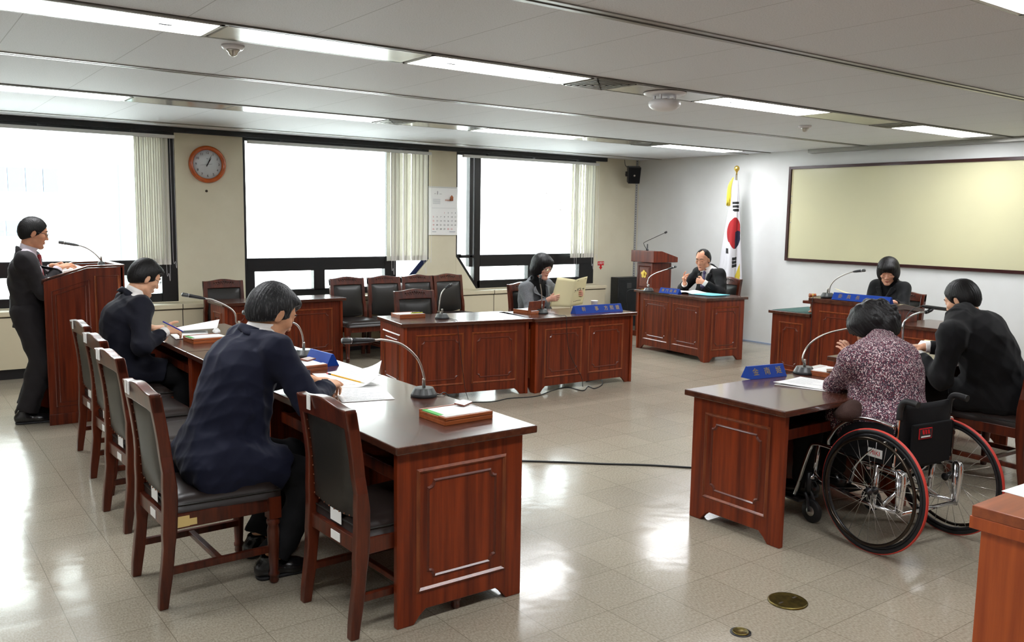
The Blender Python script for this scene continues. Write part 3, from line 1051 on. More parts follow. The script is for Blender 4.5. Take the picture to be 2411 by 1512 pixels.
def make_chair(sticker=True, studs=True):
    e = empty('wooden_chair', '', 'chair')
    HB, HF = .205, .235
    zs = [.885 * k / 14 for k in range(15)]
    for s in (-1, 1):
        m_ = MB()
        vs, fs = [], []
        for z in zs:
            x = smooth_x(z)
            dpt = .026 if z < .3 else (.032 if z < .55 else .026)
            if z < .1:
                dpt = .02 + .06 * z
            y = s * (HB - (.012 if z > .6 else 0))
            for dx, dy in ((-dpt, -.019), (dpt, -.019), (dpt, .019), (-dpt, .019)):
                vs.append((x + dx * .9, y + dy, z if z else 0))
        for k in range(len(zs) - 1):
            for q in range(4):
                q2 = (q + 1) % 4
                fs.append((4 * k + q, 4 * k + q2, 4 * k + 4 + q2, 4 * k + 4 + q))
        fs += [(3, 2, 1, 0), tuple(4 * (len(zs) - 1) + q for q in range(4))]
        m_.add(vs, fs, False)
        m_.build('back_leg', 'chair_wood', e, bevel=.005)
        m_ = MB()
        P = (.222, s * .215, 0)
        m_.lathe([(.017, 0), (.021, .012), (.0185, .03), (.0235, .034), (.0235, .046), (.019, .052), (.024, .15), (.0275, .24), (.0235, .262), (.029, .272), (.029, .287), (.024, .293), (.024, .297)], P, 16)
        m_.box((P[0] - .027, P[1] - .027, .297), (P[0] + .027, P[1] + .027, .392))
        m_.build('front_leg', 'chair_wood', e)
        MB().box((-.20, s * .205 - .012, .325), (.20, s * .205 + .012, .388)).build('seat_rail', 'chair_wood', e, bevel=.003)
        MB().box((-.222, s * .20 - .011, .135), (.215, s * .20 + .011, .165)).build('stretcher', 'chair_wood', e, bevel=.003)
    MB().box((.208, -.19, .325), (.232, .19, .388)).build('seat_rail', 'chair_wood', e, bevel=.003)
    br = MB().box((-.226, -.19, .325), (-.20, .19, .385)).build('seat_rail', 'chair_wood', e, bevel=.003)
    MB().box((-.02, -.19, .14), (.006, .19, .162)).build('stretcher', 'chair_wood', e, bevel=.003)
    # seat cushion: rounded pad
    m_ = MB()
    nx, ny = 14, 14
    vs, fs = [], []

    def edge(u):
        return -.20 + .445 * u

    for j in range(ny + 1):
        for i in range(nx + 1):
            u, v = i / nx, j / ny
            hw = .20 + .035 * u
            x, y = -.205 + .455 * u, -hw + 2 * hw * v
            du = min(u, 1 - u) * .455
            dv = min(v, 1 - v) * 2 * hw
            d = min(du, dv)
            z = .440 + .022 * (1 - math.exp(-d / .05)) - (.018 * max(0, 1 - d / .018) ** 2)
            vs.append((x, y, z))
    for j in range(ny):
        for i in range(nx):
            a = j * (nx + 1) + i
            fs.append((a, a + 1, a + nx + 2, a + nx + 1))
    rim = [i for i in range(nx + 1)] + [j * (nx + 1) + nx for j in range(1, ny + 1)] + [ny * (nx + 1) + i for i in range(nx - 1, -1, -1)] + [j * (nx + 1) for j in range(ny - 1, 0, -1)]
    base = len(vs)
    for i in rim:
        vs.append((vs[i][0], vs[i][1], .386))
    R = len(rim)
    for k in range(R):
        fs.append((rim[(k + 1) % R], rim[k], base + k, base + (k + 1) % R))
    fs.append(tuple(base + k for k in range(R)))
    m_.add(vs, fs, True)
    seat = m_.build('seat', 'leather_br', e)
    m_ = MB()
    m_.tube([(vs[i][0], vs[i][1], vs[i][2] - .002) for i in rim], .004, 6, True)
    m_.build('piping', 'leather', seat)
    # crest rail with carved face
    m_ = MB()
    n = 24
    pr = []
    for k in range(n + 1):
        t = -1 + 2 * k / n
        zt = .892 + .020 * (math.cos(min(1, abs(t) / .86) * PI) * .5 + .5) + (.003 if abs(t) > .92 else 0)
        pr.append((t * .212, zt))
    poly = pr + [(.212, .812), (.12, .818), (-.12, .818), (-.212, .812)]
    m_.prism(poly, lambda a, b, t: (stile_x(min(.93, b)) + t - (b - .93) * .25 * (b > .93), a, b), -.024, .022)
    cr = m_.build('crest_rail', 'chair_wood', e, bevel=.006)
    m_ = MB()
    for k in range(9):
        y = -.10 + .025 * k
        zc = .872 + .014 * (1 - abs(k - 4) / 4)
        m_.lathe([(.0, .006), (.007, .004), (.011, .0)], (stile_x(.87) + .021, y, zc), 8, (1, 0, -.25))
        m_.lathe([(.0, .005), (.005, .003), (.007, .0)], (stile_x(.86) + .021, y + .012, zc - .016), 6, (1, 0, -.25))
    m_.build('carving', 'carve', cr)
    # back pad, domed on both faces
    nz, ny = 12, 10
    for face, nm, mm in ((1, 'backrest', 'leather'), (-1, 'back_cover', 'leather')):
        vs, fs = [], []
        for j in range(nz + 1):
            for i in range(ny + 1):
                v, u = j / nz, i / ny
                z = .465 + .352 * v
                if v > .9:
                    z += 0
                y = (-.178 + .356 * u)
                zz = z - (.018 * (1 - math.cos((u - .5) * PI * 2)) * .5 if False else 0)
                d = min(min(u, 1 - u) * .356, min(v, 1 - v) * .352)
                b = (.030 if face > 0 else .014) * (1 - math.exp(-d / .035))
                x = smooth_x(z) + face * (.006 + b)
                if v == 0:
                    z -= .02 * math.sin(u * PI)
                vs.append((x, y, z))
        for j in range(nz):
            for i in range(ny):
                a = j * (ny + 1) + i
                q = (a, a + 1, a + ny + 2, a + ny + 1)
                fs.append(q if face > 0 else tuple(reversed(q)))
        mb = MB().add(vs, fs, True)
        bo = mb.build(nm, mm, e)
        if face < 0 and studs:
            st = MB()
            for k in range(9):
                for s in (-1, 1):
                    z = .475 + .31 * k / 8
                    st.lathe([(.0, .004), (.003, .003), (.0042, .0)], (smooth_x(z) - .010, s * .170, z), 8, (-1, 0, 0))
            for k in range(1, 8):
                y = -.17 + .34 * k / 8
                z = .459 - .014 * math.sin(k / 8 * PI) + .008
                st.lathe([(.0, .004), (.003, .003), (.0042, .0)], (smooth_x(z) - .010, y, z), 8, (-1, 0, 0))
            st.build('rivet', 'stud', bo)
        if face > 0:
            mb = MB()
            mb.tube([(smooth_x(z) + .012, y, z) for y, z in ((-.172, .47), (-.172, .808), (.172, .808), (.172, .47))], .005, 6, True)
            mb.build('piping', 'leather', bo)
    if sticker:
        MB().box((-.2285, -.065, .335), (-.2262, .01, .37)).build('sticker', 'paper', br)
        q = MB().box((-.214, -.05, .40), (-.212, .04, .468)).build('paper_tag', 'paper', e)
    return e


def crest_tape(ch, y=-.05, m='paper'):
    q = MB()
    q.box((-.281, y - .014, .845), (-.2775, y + .014, .902))
    q.build('tape', m, ch)


chair0 = make_chair()
_first = [True]


def place_chair(x, y, rz, label, group=None):
    c = chair0 if _first[0] else copy_tree(chair0)
    _first[0] = False
    c.location = (x, y, 0)
    c.rotation_euler = (0, 0, rz)
    c['label'] = label
    if group:
        c['group'] = group
    return c


GL, GW = 'chairs along the left desk row', 'dark leather chairs by the window'
c = place_chair(1.632, 3.10, .04, 'empty wooden chair nearest the photographer, tucked in at the end of the left desk', GL)
crest_tape(c, .09)
c1 = place_chair(1.113, 3.765, .02, 'wooden chair with yellow stickers on which the grey haired man sits', GL)
crest_tape(c1, .13)
q = MB().box((-.185, -.2195, .333), (-.135, -.2172, .378)).box((-.135, -.2195, .335), (-.105, -.2172, .363)).build('sticker', 'paper_y', c1)
c = place_chair(1.19, 4.75, .04, 'empty wooden chair in the left row, next behind the grey haired man', GL)
crest_tape(c, .13)
c = place_chair(1.25, 5.42, .03, 'empty wooden chair in the left row, between the young man and the grey haired man', GL)
crest_tape(c, .13)
place_chair(1.30, 6.13, .02, 'wooden chair at the far end of the left row holding the young man', GL)
for x, lab in ((4.345, 'dark leather chair alone under the middle window, right of the window desk'),
               (4.82, 'dark leather chair by the window, left one of three touching chairs'),
               (5.265, 'dark leather chair by the window, middle one of three touching chairs'),
               (5.71, 'dark leather chair by the window, right one of three, under the calendar')):
    place_chair(x, 8.86, -PI / 2 + (.04 if x > 5.6 else 0), lab, GW)
place_chair(2.99, 9.03, -PI / 2, 'chair pushed in between the window desk and the sill, below the clock', GW)
place_chair(4.18, 7.05, -PI / 2 - .05, 'empty dark chair pushed in behind the middle left desk', GW)
place_chair(5.74, 7.33, -PI / 2 + .12, 'dark chair on which the woman in grey sits reading', GW)
place_chair(8.42, 7.20, PI - .12, 'dark chair under the gesturing man beside the flag')
place_chair(8.42, 4.84, PI, 'dark chair of the woman in black before the writing board')
c = place_chair(5.75, 2.50, PI / 2 - .06, 'wooden chair holding the dark suited man at the right edge')
crest_tape(c, .09)
place_chair(7.35, 2.75, PI / 2, 'empty wooden chair at the right edge, beyond the dark suited man')


# ---- wall things
def wall_clock():
    e = empty('wall_clock', 'round orange-rimmed wall clock on the pier between two windows', 'clock', (2.962, WALL_Y, 2.13))
    ax = (0, -1, 0)
    MB().lathe([(.150, .0), (.196, .0), (.20, .012), (.196, .032), (.182, .046), (.166, .044), (.156, .03), (.152, .018)], (0, -.001, 0), 64, ax, caps=False).build('rim', 'clock_fr', e)
    MB().lathe([(.0, .016), (.156, .016), (.156, .012), (.0, .012)], (0, -.001, 0), 64, ax).build('dial', 'clock_face', e)
    it = []
    for h in range(1, 13):
        a = PI / 2 - h * PI / 6
        it.append((str(h), .122 * math.cos(a), .122 * math.sin(a), .036))
    it.append(('MINI', .0, .06, .009))
    text_on('numeral_lettering', it, 'ink', e, (0, -.0185, 0), (1, 0, 0), (0, 0, 1))
    for nm, ang, L, w, tail, m in (('hour_hand', 31.5, .085, .008, .02, 'ink'), ('minute_hand', 24, .118, .006, .025, 'ink'), ('second_hand', 262, .095, .0018, .05, 'ink'), ('alarm_hand', 34, .06, .003, 0, 'red_ink')):
        a = math.radians(90 - ang)
        d, n = Vector((math.cos(a), 0, math.sin(a))), Vector((-math.sin(a), 0, math.cos(a)))
        o = Vector((0, -.021 - .0015 * (nm == 'minute_hand') - .003 * (nm == 'second_hand'), 0))
        pts = [o - d * tail - n * w * .6, o - d * tail + n * w * .6, o + d * L * .6 + n * w * .5, o + d * L, o + d * L * .6 - n * w * .5]
        t = Vector((0, .001, 0))
        MB().add(pts + [q + t for q in pts], [(0, 1, 2, 3, 4), (9, 8, 7, 6, 5)] + [(i, 5 + i, 5 + (i + 1) % 5, (i + 1) % 5) for i in range(5)]).build(nm, m, e)
    MB().lathe([(.0, .03), (.005, .029), (.006, .018)], (0, -.001, 0), 12, ax).build('pivot_cap', 'ink', e)


wall_clock()
o = MB().lathe([(.0, .012), (.010, .011), (.014, .006), (.014, .001)], (2.949, WALL_Y, 1.845), 12, (0, -1, 0)).build('wall_hook', 'seam')
tag(o, 'small dark screw knob in the wall below the clock', 'hook')


def calendar():
    x0, x1, zt, zb = 5.735, 6.165, 1.985, 1.372
    e = empty('wall_calendar', 'white January sheet calendar on the pier between two windows', 'calendar', (x0, WALL_Y - .004, zb))
    w, h = x1 - x0, zt - zb
    # sheets bow slightly away from the pier
    vs, fs = [], []
    n = 14
    for k in range(n + 1):
        t = k / n
        y = -.006 - .018 * math.sin(t * PI) * (1 - t) - .012 * (1 - t)
        for x in (0, w):
            vs.append((x, y, h * t))
    for k in range(n + 1):
        for x in (0, w):
            vs.append((x, -.001, h * k / n))
    m = 2 * (n + 1)
    for k in range(n):
        a = 2 * k
        fs += [(a, a + 1, a + 3, a + 2), (m + a, m + a + 2, m + a + 3, m + a + 1), (a, a + 2, m + a + 2, m + a), (a + 1, m + a + 1, m + a + 3, a + 3)]
    fs += [(0, m, m + 1, 1), (m - 2, m - 1, 2 * m - 1, 2 * m - 2)]
    MB().add(vs, fs).build('sheet', 'paper', e)
    MB().box((0, -.012, h - .012), (w, .003, h + .006)).build('binding_strip', 'lamp_fr', e)
    days = {1: (3, 0)}
    blk, red = [], []
    col = lambda c: .058 + c * .0555
    row = lambda r: .285 - r * .052
    for d in range(1, 32):
        c, r = (d + 2) % 7, (d + 2) // 7
        (red if d in (1, 5, 12, 19, 26, 30, 31) else blk).append((str(d), col(c), row(r), .026))
    blk += [('1', .118, .535, .062), ('2014', .083, .525, .011), ('January', .165, .525, .011)]
    Y = -.031
    text_on('date_lettering', blk, 'ink', e, (0, Y, 0), (1, 0, 0), (0, 0, 1))
    text_on('holiday_lettering', red, 'red_ink', e, (0, Y, 0), (1, 0, 0), (0, 0, 1))
    m_ = MB()
    rnd = random.Random(3)
    for k in range(7):
        x = .235 + k * .018
        hh = rnd.uniform(.02, .035)
        m_.prism([(x, .44), (x + .012, .44), (x + .006, .44 + hh)], lambda a, b, t: (a, t, b), Y - .001, Y)
    m_.box((.31, Y - .001, .44), (.355, Y, .485)).prism([(.305, .485), (.36, .485), (.333, .515)], lambda a, b, t: (a, t, b), Y - .001, Y)
    m_.build('picture', 'box_wood', e)
    m_ = MB()
    for k in range(5):
        m_.box((.05, Y - .0005, .455 - k * .014), (.16, Y, .458 - k * .014))
    m_.box((.03, Y - .0005, .345), (.40, Y, .347)).box((.04, Y - .0005, .04), (.10, Y, .046)).box((.30, Y - .0005, .04), (.39, Y, .047))
    m_.build('fine_print', 'ink_g', e)


calendar()
e = empty('writing_board', 'long cream writing board in a dark red frame on the right wall', 'writing board', (WALL_X, 4.6, 1.12))
ya, yb, za, zb = 2.6, 6.915, 1.118, 2.305
P = Vector(e.location)
m_ = MB()
fw = .034
for a, b in (((WALL_X - .035, ya, zb - fw), (WALL_X - .002, yb, zb)), ((WALL_X - .035, ya, za), (WALL_X - .002, yb, za + fw)),
             ((WALL_X - .035, ya, za + fw), (WALL_X - .002, ya + fw, zb - fw)), ((WALL_X - .035, yb - fw, za + fw), (WALL_X - .002, yb, zb - fw))):
    m_.box(Vector(a) - P, Vector(b) - P)
m_.build('frame', 'board_fr', e)
MB().box(Vector((WALL_X - .015, ya + fw, za + fw)) - P, Vector((WALL_X - .003, yb - fw, zb - fw)) - P).build('writing_surface', 'board', e)
m_ = MB()
m_.box(Vector((WALL_X - .018, yb - fw - .022, za + fw)) - P, Vector((WALL_X - .0148, yb - fw - .008, zb - fw)) - P)
m_.build('edge_strip', 'mould_d' if False else 'paper_c', e)
m_ = MB()
for k, z in enumerate((1.93, 1.87, 1.855, 1.84, 1.73, 1.60)):
    m_.box(Vector((WALL_X - .0185, yb - fw - .024, z)) - P, Vector((WALL_X - .0178, yb - fw - .008, z + .008)) - P)
m_.build('pencil_mark', 'ink_g', e)

# fire-extinguisher sign
e = empty('wall_sign', 'small red fire extinguisher sign with a downward arrow', 'sign', (8.715, WALL_Y - .001, .86))
MB().box((-.062, -.002, .065), (.062, 0, .125)).build('plate', 'red_ink', e)
MB().prism([(-.018, .065), (.018, .065), (.018, .04), (.034, .04), (0, 0), (-.034, .04), (-.018, .04)], lambda a, b, t: (a, t, b), -.002, 0).build('arrow', 'red_ink', e)
text_on('lettering', [('소화기', 0, .095, .042)], 'paper', e, (0, -.0028, 0), (1, 0, 0), (0, 0, 1))

e = empty('loudspeaker', 'black loudspeaker on a bracket high in the corner', 'loudspeaker', (9.12, 9.42, 2.15))
Mr = Matrix.Rotation(math.radians(-35), 3, 'Z') @ Matrix.Rotation(math.radians(12), 3, 'X')
m_ = MB()
m_.prism([(-.085, 0), (.085, 0), (.095, .24), (-.095, .24)], lambda a, b, t: Mr @ Vector((a, t, b)), -.09, .06)
cab = m_.build('cabinet', 'black_pl', e, bevel=.008)
m_ = MB()
m_.prism([(-.078, .008), (.078, .008), (.087, .232), (-.087, .232)], lambda a, b, t: Mr @ Vector((a, t, b)), -.096, -.088)
m_.build('grille', 'nylon', e)
MB().lathe([(.0, .003), (.012, .002), (.014, 0)], Mr @ Vector((0, -.096, .12)), 12, Mr @ Vector((0, -1, 0))).build('badge', 'metal', e)
m_ = MB()
m_.box((-.12, -.02, .09), (-.07, .04, .16))
m_.tube([(-.03, .05, .13), (.02, .12, .13), (.05, .205, .13)], .016, 8)
m_.build('wall_bracket', 'black_pl', e)
MB().tube(bez([(-.06, .03, .2), (-.05, .12, .26), (-.03, .16, .34)], 6), .004, 6).build('lead', 'cable', e)

e = empty('steel_cabinet', 'low dark grey cabinet on the wall below the red sign', 'cabinet', (9.14, WALL_Y, .0))
MB().box((-.215, -.16, .20), (.225, -.002, .745)).build('body', 'dark_cab', e, bevel=.004)
m_ = MB()
tmp = MB()
frame_ring(tmp, -.19, .225, .20, .72, .02, -.16, .006)
m_.add(tmp.v, tmp.f)
m_.build('door_rim', 'dark_cab', e)
MB().box((-.215, -.155, 0), (.225, -.002, .20)).build('plinth', 'dark_cab', e)
m_ = MB().box((-.03, -.167, .58), (.06, -.16, .66)).build('vent_plate', 'mic_base', e)


# ---- flag on a pole
def flag():
    XF = 9.16
    p_top = onx(1735, 397, XF)
    x, y = XF, p_top.y
    e = empty('flag_stand', 'national flag with gold fringe hanging from a pole behind the desk', 'flag', (x, y, 0))
    MB().lathe([(.17, 0), (.17, .02), (.14, .035), (.05, .06), (.02, .09), (.016, .12)], n=32).build('base', 'metal', e)
    zt = p_top.z
    MB().lathe([(.011, .08), (.011, zt - .06)], n=12).build('pole', 'metal', e)
    MB().lathe([(.0, zt + .040), (.018, zt + .034), (.031, zt + .019), (.036, zt), (.031, zt - .019), (.018, zt - .034), (.009, zt - .055), (.013, zt - .075)], n=24).build('finial', 'gold_b', e)

    def yz(u, v):
        q = onx(u, v, XF)
        return -(q.y - y), q.z          # to the right in the photo, height
    def box_(u0, v0, u1, v1, c_, z_):
        a_, b_ = yz(u0, v1), yz(u1, v0)
        return a_[0] <= c_ <= b_[0] and a_[1] <= z_ <= b_[1]
    ztop, zbot = yz(1735, 425)[1], .78
    nz, na = 260, 200
    vs, fs, mi = [], [], []
    for j in range(nz + 1):
        t = j / nz
        z = ztop + (zbot - ztop) * t
        R = .022 + .112 * t ** .7
        for i in range(na + 1):
            s = i / na
            a = -.38 * PI + s * 1.76 * PI
            fold = 1 + .26 * t ** .5 * math.sin(s * 20 + 1.0 + t * 1.0) + .08 * t * math.sin(s * 43 + 2)
            r = R * fold
            vs.append((math.cos(a + PI) * r * .8, math.sin(a + PI) * r * 1.06 + .045 * t, z + .03 * t * math.sin(s * 3)))
    ce, ra = yz(1727, 549), (abs(yz(1747, 549)[0] - yz(1727, 549)[0]), abs(yz(1727, 586)[1] - yz(1727, 549)[1]))
    mid = yz(1727.5, 549)[0]
    for j in range(nz):
        for i in range(na):
            a = j * (na + 1) + i
            q4 = (a, a + 1, a + na + 2, a + na + 1)
            fs.append(q4)
            cx_, cy_, cz_ = [sum(vs[q][k] for q in q4) / 4 for k in range(3)]
            u = (.805 * cx_ - .593 * cy_) / .593
            m = 0
            if cx_ < .03:
                du, dz = u - ce[0], cz_ - ce[1]
                if (du / ra[0]) ** 2 + (dz / ra[1]) ** 2 < 1:
                    m = 1 if (u < mid or dz > .012 + .02 * math.sin(du / ra[0] * 3)) else 2
                for k in range(3):
                    if box_(1721, 475 + k * 8.5, 1741, 481 + k * 8.5, u, cz_ + (u - mid) * .0):
                        m = 3
                    if box_(1717, 606 + k * 8.2, 1734, 612 + k * 8.2, u, cz_ - (u - mid) * .10):
                        m = 3
                if box_(1704, 584, 1708, 596, u, cz_):
                    m = 3
                e0, e1 = yz(1724, 661), yz(1748, 612)
                if u > e0[0] and cz_ < e0[1] + (u - e0[0]) / (e1[0] - e0[0]) * (e1[1] - e0[1]):
                    m = 4
            mi.append(m)
    me = bpy.data.meshes.new('cloth')
    me.from_pydata(vs, [], fs)
    me.polygons.foreach_set('use_smooth', [True] * len(fs))
    link('cloth', me, ['flag_w', 'flag_r', 'flag_b', 'flag_k', 'fringe'], e)
    me.polygons.foreach_set('material_index', mi)
    m_ = MB()
    rnd = random.Random(5)
    A, B_, D = yz(1728, 418), yz(1724, 440), yz(1721, 480)
    for k in range(26):
        a = rnd.uniform(0, 2 * PI)
        j_ = lambda r: Vector((math.cos(a) * r - .05, math.sin(a) * r, 0))
        m_.tube(bez([Vector((-.01, -A[0], A[1])), Vector((0, -B_[0], B_[1])) + j_(.018), Vector((0, -D[0], D[1] + rnd.uniform(-.04, .05))) + j_(.022)], 5), .007, 5)
    m_.build('tassel', 'fringe', e)


flag()
# ================================================================ smooth bodies: distance fields turned into one continuous surface
V3 = lambda *a: np.array(a, dtype=np.float64)


def nrm(v):
    v = np.asarray(v, float)
    return v / (np.linalg.norm(v) + 1e-12)


def frame(fwd, up=(0, 0, 1)):
    """columns: forward, left, up"""
    f = nrm(fwd)
    l = nrm(np.cross(up, f))
    return np.stack([f, l, np.cross(f, l)], 1)


def rc(a, b, r1, r2, k=.02, op='u', cut=None):
    return dict(t='rc', a=np.array(a, float), b=np.array(b, float), r1=r1, r2=r2, k=k, op=op, cut=cut)


def ell(c, r, R=None, k=.02, op='u'):
    return dict(t='ell', c=np.array(c, float), r=np.array(r, float), R=np.eye(3) if R is None else R, k=k, op=op)


def erc(a, b, u, w1, d1, w2, d2, k=.02, op='u', flat=False):
    return dict(t='erc', a=np.array(a, float), b=np.array(b, float), u=nrm(u), w=(w1, w2), d=(d1, d2), k=k, op=op, flat=flat)


def plane(n, p, k=.004, op='i'):
    n = nrm(n)
    return dict(t='pl', n=n, o=float(n @ np.array(p, float)), k=k, op=op)


def rbox(c, h, R=None, r=.004, k=.004, op='u'):
    return dict(t='box', c=np.array(c, float), h=np.array(h, float), R=np.eye(3) if R is None else R, r=r, k=k, op=op)


def group_int(prims, cuts, k=.02, op='u'):
    """a sub-solid: union of prims cut by planes, added as one"""
    return dict(t='grp', prims=prims, cuts=cuts, k=k, op=op)


def pd(q, P):
    t = q['t']
    if t == 'rc':
        ab = q['b'] - q['a']
        pa = P - q['a']
        h = np.clip(pa @ ab / max(ab @ ab, 1e-9), 0, 1)
        d = np.linalg.norm(pa - h[:, None] * ab, axis=1) - (q['r1'] + (q['r2'] - q['r1']) * h)
        if q['cut'] is not None:
            d = np.maximum(d, (pa @ ab) / math.sqrt(ab @ ab) - q['cut'] * math.sqrt(ab @ ab))
        return d
    if t == 'ell':
        p = (P - q['c']) @ q['R']
        k0 = np.sqrt(((p / q['r']) ** 2).sum(1))
        k1 = np.sqrt(((p / q['r'] ** 2) ** 2).sum(1)) + 1e-9
        return np.where(k0 < .05, -q['r'].min(), k0 * (k0 - 1) / k1)
    if t == 'erc':
        ab = q['b'] - q['a']
        L = math.sqrt(ab @ ab)
        ax = ab / L
        u = nrm(q['u'] - ax * (q['u'] @ ax))
        v = np.cross(ax, u)
        pa = P - q['a']
        h = np.clip(pa @ ax / L, 0, 1)
        w = q['w'][0] + (q['w'][1] - q['w'][0]) * h
        d = q['d'][0] + (q['d'][1] - q['d'][0]) * h
        m = np.minimum(w, d)
        s = pa @ ax - h * L
        pu, pv = pa @ u, pa @ v
        k0 = np.sqrt((pu / w) ** 2 + (pv / d) ** 2 + (s / m) ** 2)
        k1 = np.sqrt((pu / w ** 2) ** 2 + (pv / d ** 2) ** 2 + (s / m ** 2) ** 2) + 1e-9
        dd = np.where(k0 < .05, -m, k0 * (k0 - 1) / k1)
        if q['flat']:
            dd = np.maximum(dd, np.maximum(-(pa @ ax), pa @ ax - L))
        return dd
    if t == 'pl':
        return P @ q['n'] - q['o']
    if t == 'box':
        p = np.abs((P - q['c']) @ q['R']) - q['h'] + q['r']
        return np.linalg.norm(np.maximum(p, 0), axis=1) + np.minimum(p.max(1), 0) - q['r']
    if t == 'grp':
        d = None
        for s in q['prims']:
            e = pd(s, P)
            d = e if d is None else smin(d, e, s['k'])
        for s in q['cuts']:
            d = np.maximum(d, pd(s, P))
        return d


def smin(a, b, k):
    h = np.maximum(k - np.abs(a - b), 0) / max(k, 1e-9)
    return np.minimum(a, b) - h * h * k * .25


def smax(a, b, k):
    return -smin(-a, -b, k)


def apply_(q, d, e):
    if q['op'] == 'u':
        return smin(d, e, q['k'])
    if q['op'] == 's':
        return smax(d, -e, q['k'])
    return smax(d, e, q['k'])


def bounds(prims, pad):
    lo, hi = np.full(3, 1e9), np.full(3, -1e9)
    for q in prims:
        if q['op'] != 'u':
            continue
        if q['t'] == 'grp':
            l, h = bounds(q['prims'], 0)
            lo, hi = np.minimum(lo, l), np.maximum(hi, h)
        elif q['t'] in ('rc', 'erc'):
            r = max(q['r1'], q['r2']) if q['t'] == 'rc' else max(q['w'] + q['d'])
            lo = np.minimum(lo, np.minimum(q['a'], q['b']) - r)
            hi = np.maximum(hi, np.maximum(q['a'], q['b']) + r)
        else:
            r = np.linalg.norm(q['h']) if q['t'] == 'box' else q['r'].max()
            lo, hi = np.minimum(lo, q['c'] - r), np.maximum(hi, q['c'] + r)
    return lo - pad, hi + pad


def mesh_sdf(name, prims, h, noise=None, amp=0.0, BS=10):
    lo, hi = bounds(prims, .02 + amp)
    nb = np.ceil((hi - lo) / (h * BS)).astype(int) + 1
    N = nb * BS
    bc = np.stack(np.meshgrid(*[np.arange(n) for n in nb], indexing='ij'), -1).reshape(-1, 3)
    ctr = lo + (bc + .5) * BS * h - h * .5
    Rb = BS * h * .9
    # coarse pass
    d = np.full(len(ctr), 1e3)
    pdist = []
    for q in prims:
        e = pd(q, ctr)
        pdist.append(e)
        d = apply_(q, d, e)
    act = np.abs(d) < Rb * 1.35 + amp + .01
    ids = np.nonzero(act)[0]
    off = (np.stack(np.meshgrid(*[np.arange(BS)] * 3, indexing='ij'), -1).reshape(-1, 3)) * h
    V = np.where(d < 0, -1.0, 1.0).astype(np.float32).repeat(BS ** 3).reshape(*nb, BS, BS, BS)
    pts = (lo + bc[ids] * BS * h)[:, None, :] + off[None]
    D = np.full((len(ids), BS ** 3), 1e3)
    for q, e in zip(prims, pdist):
        e = e[ids]
        if q['op'] == 'u':
            m = e < np.abs(d[ids]) + 2 * Rb + q['k'] + .015
        elif q['op'] == 's':
            m = e < Rb * 1.4 + q['k'] + .01
        else:
            m = e > -Rb * 1.4 - q['k'] - .01
        if not m.any():
            continue
        w = np.nonzero(m)[0]
        P = pts[w].reshape(-1, 3)
        D[w] = apply_(q, D[w].reshape(-1), pd(q, P)).reshape(len(w), -1)
    if noise is not None:
        D = D + noise(pts.reshape(-1, 3)).reshape(D.shape)
    V = V.reshape(-1, BS ** 3)
    V[ids] = np.clip(D, -1, 1)
    V = V.reshape(*nb, BS, BS, BS).transpose(0, 3, 1, 4, 2, 5).reshape(*N)
    # surface nets
    S = V < 0
    n0, n1, n2 = N - 1
    cnt = np.zeros((n0, n1, n2), np.uint8)
    for i in (0, 1):
        for j in (0, 1):
            for k in (0, 1):
                cnt += S[i:i + n0, j:j + n1, k:k + n2]
    cell = np.argwhere((cnt > 0) & (cnt < 8))
    I = np.full((n0, n1, n2), -1, np.int32)
    I[cell[:, 0], cell[:, 1], cell[:, 2]] = np.arange(len(cell))
    co = {}
    for i in (0, 1):
        for j in (0, 1):
            for k in (0, 1):
                co[(i, j, k)] = V[cell[:, 0] + i, cell[:, 1] + j, cell[:, 2] + k]
    acc = np.zeros((len(cell), 3))
    num = np.zeros(len(cell))
    for ax in range(3):
        for a in (0, 1):
            for b in (0, 1):
                c0 = [a, b]
                c0.insert(ax, 0)
                c1 = list(c0)
                c1[ax] = 1
                v0, v1 = co[tuple(c0)], co[tuple(c1)]
                m = (v0 < 0) != (v1 < 0)
                t = v0 / np.where(m, v0 - v1, 1)
                p = np.tile(np.array(c0, float), (len(cell), 1))
                p[:, ax] = t
                acc[m] += p[m]
                num[m] += 1
    verts = lo + (cell + acc / num[:, None]) * h
    faces = []
    for ax in range(3):
        o1, o2 = [(1, 2), (2, 0), (0, 1)][ax]
        sl0, sl1 = [slice(None)] * 3, [slice(None)] * 3
        sl0[ax], sl1[ax] = slice(0, -1), slice(1, None)
        A, Bq = S[tuple(sl0)], S[tuple(sl1)]
        e = np.argwhere(A != Bq)
        e = e[(e[:, o1] > 0) & (e[:, o2] > 0) & (e[:, o1] < N[o1] - 1) & (e[:, o2] < N[o2] - 1)]
        ins = A[e[:, 0], e[:, 1], e[:, 2]]
        q = []
        for da, db in ((0, 0), (-1, 0), (-1, -1), (0, -1)):
            c = e.copy()
            c[:, o1] += da
            c[:, o2] += db
            q.append(I[c[:, 0], c[:, 1], c[:, 2]])
        q = np.stack(q, 1)
        q[~ins] = q[~ins][:, ::-1]
        faces.append(q)
    faces = np.concatenate(faces)
    faces = faces[(faces >= 0).all(1)]
    me = bpy.data.meshes.new(name)
    me.vertices.add(len(verts))
    me.vertices.foreach_set('co', verts.astype(np.float32).ravel())
    me.loops.add(len(faces) * 4)
    me.loops.foreach_set('vertex_index', faces.astype(np.int32).ravel())
    me.polygons.add(len(faces))
    me.polygons.foreach_set('loop_start', np.arange(len(faces), dtype=np.int32) * 4)
    me.update(calc_edges=True)
    me.polygons.foreach_set('use_smooth', np.ones(len(faces), bool))
    return me, verts, faces


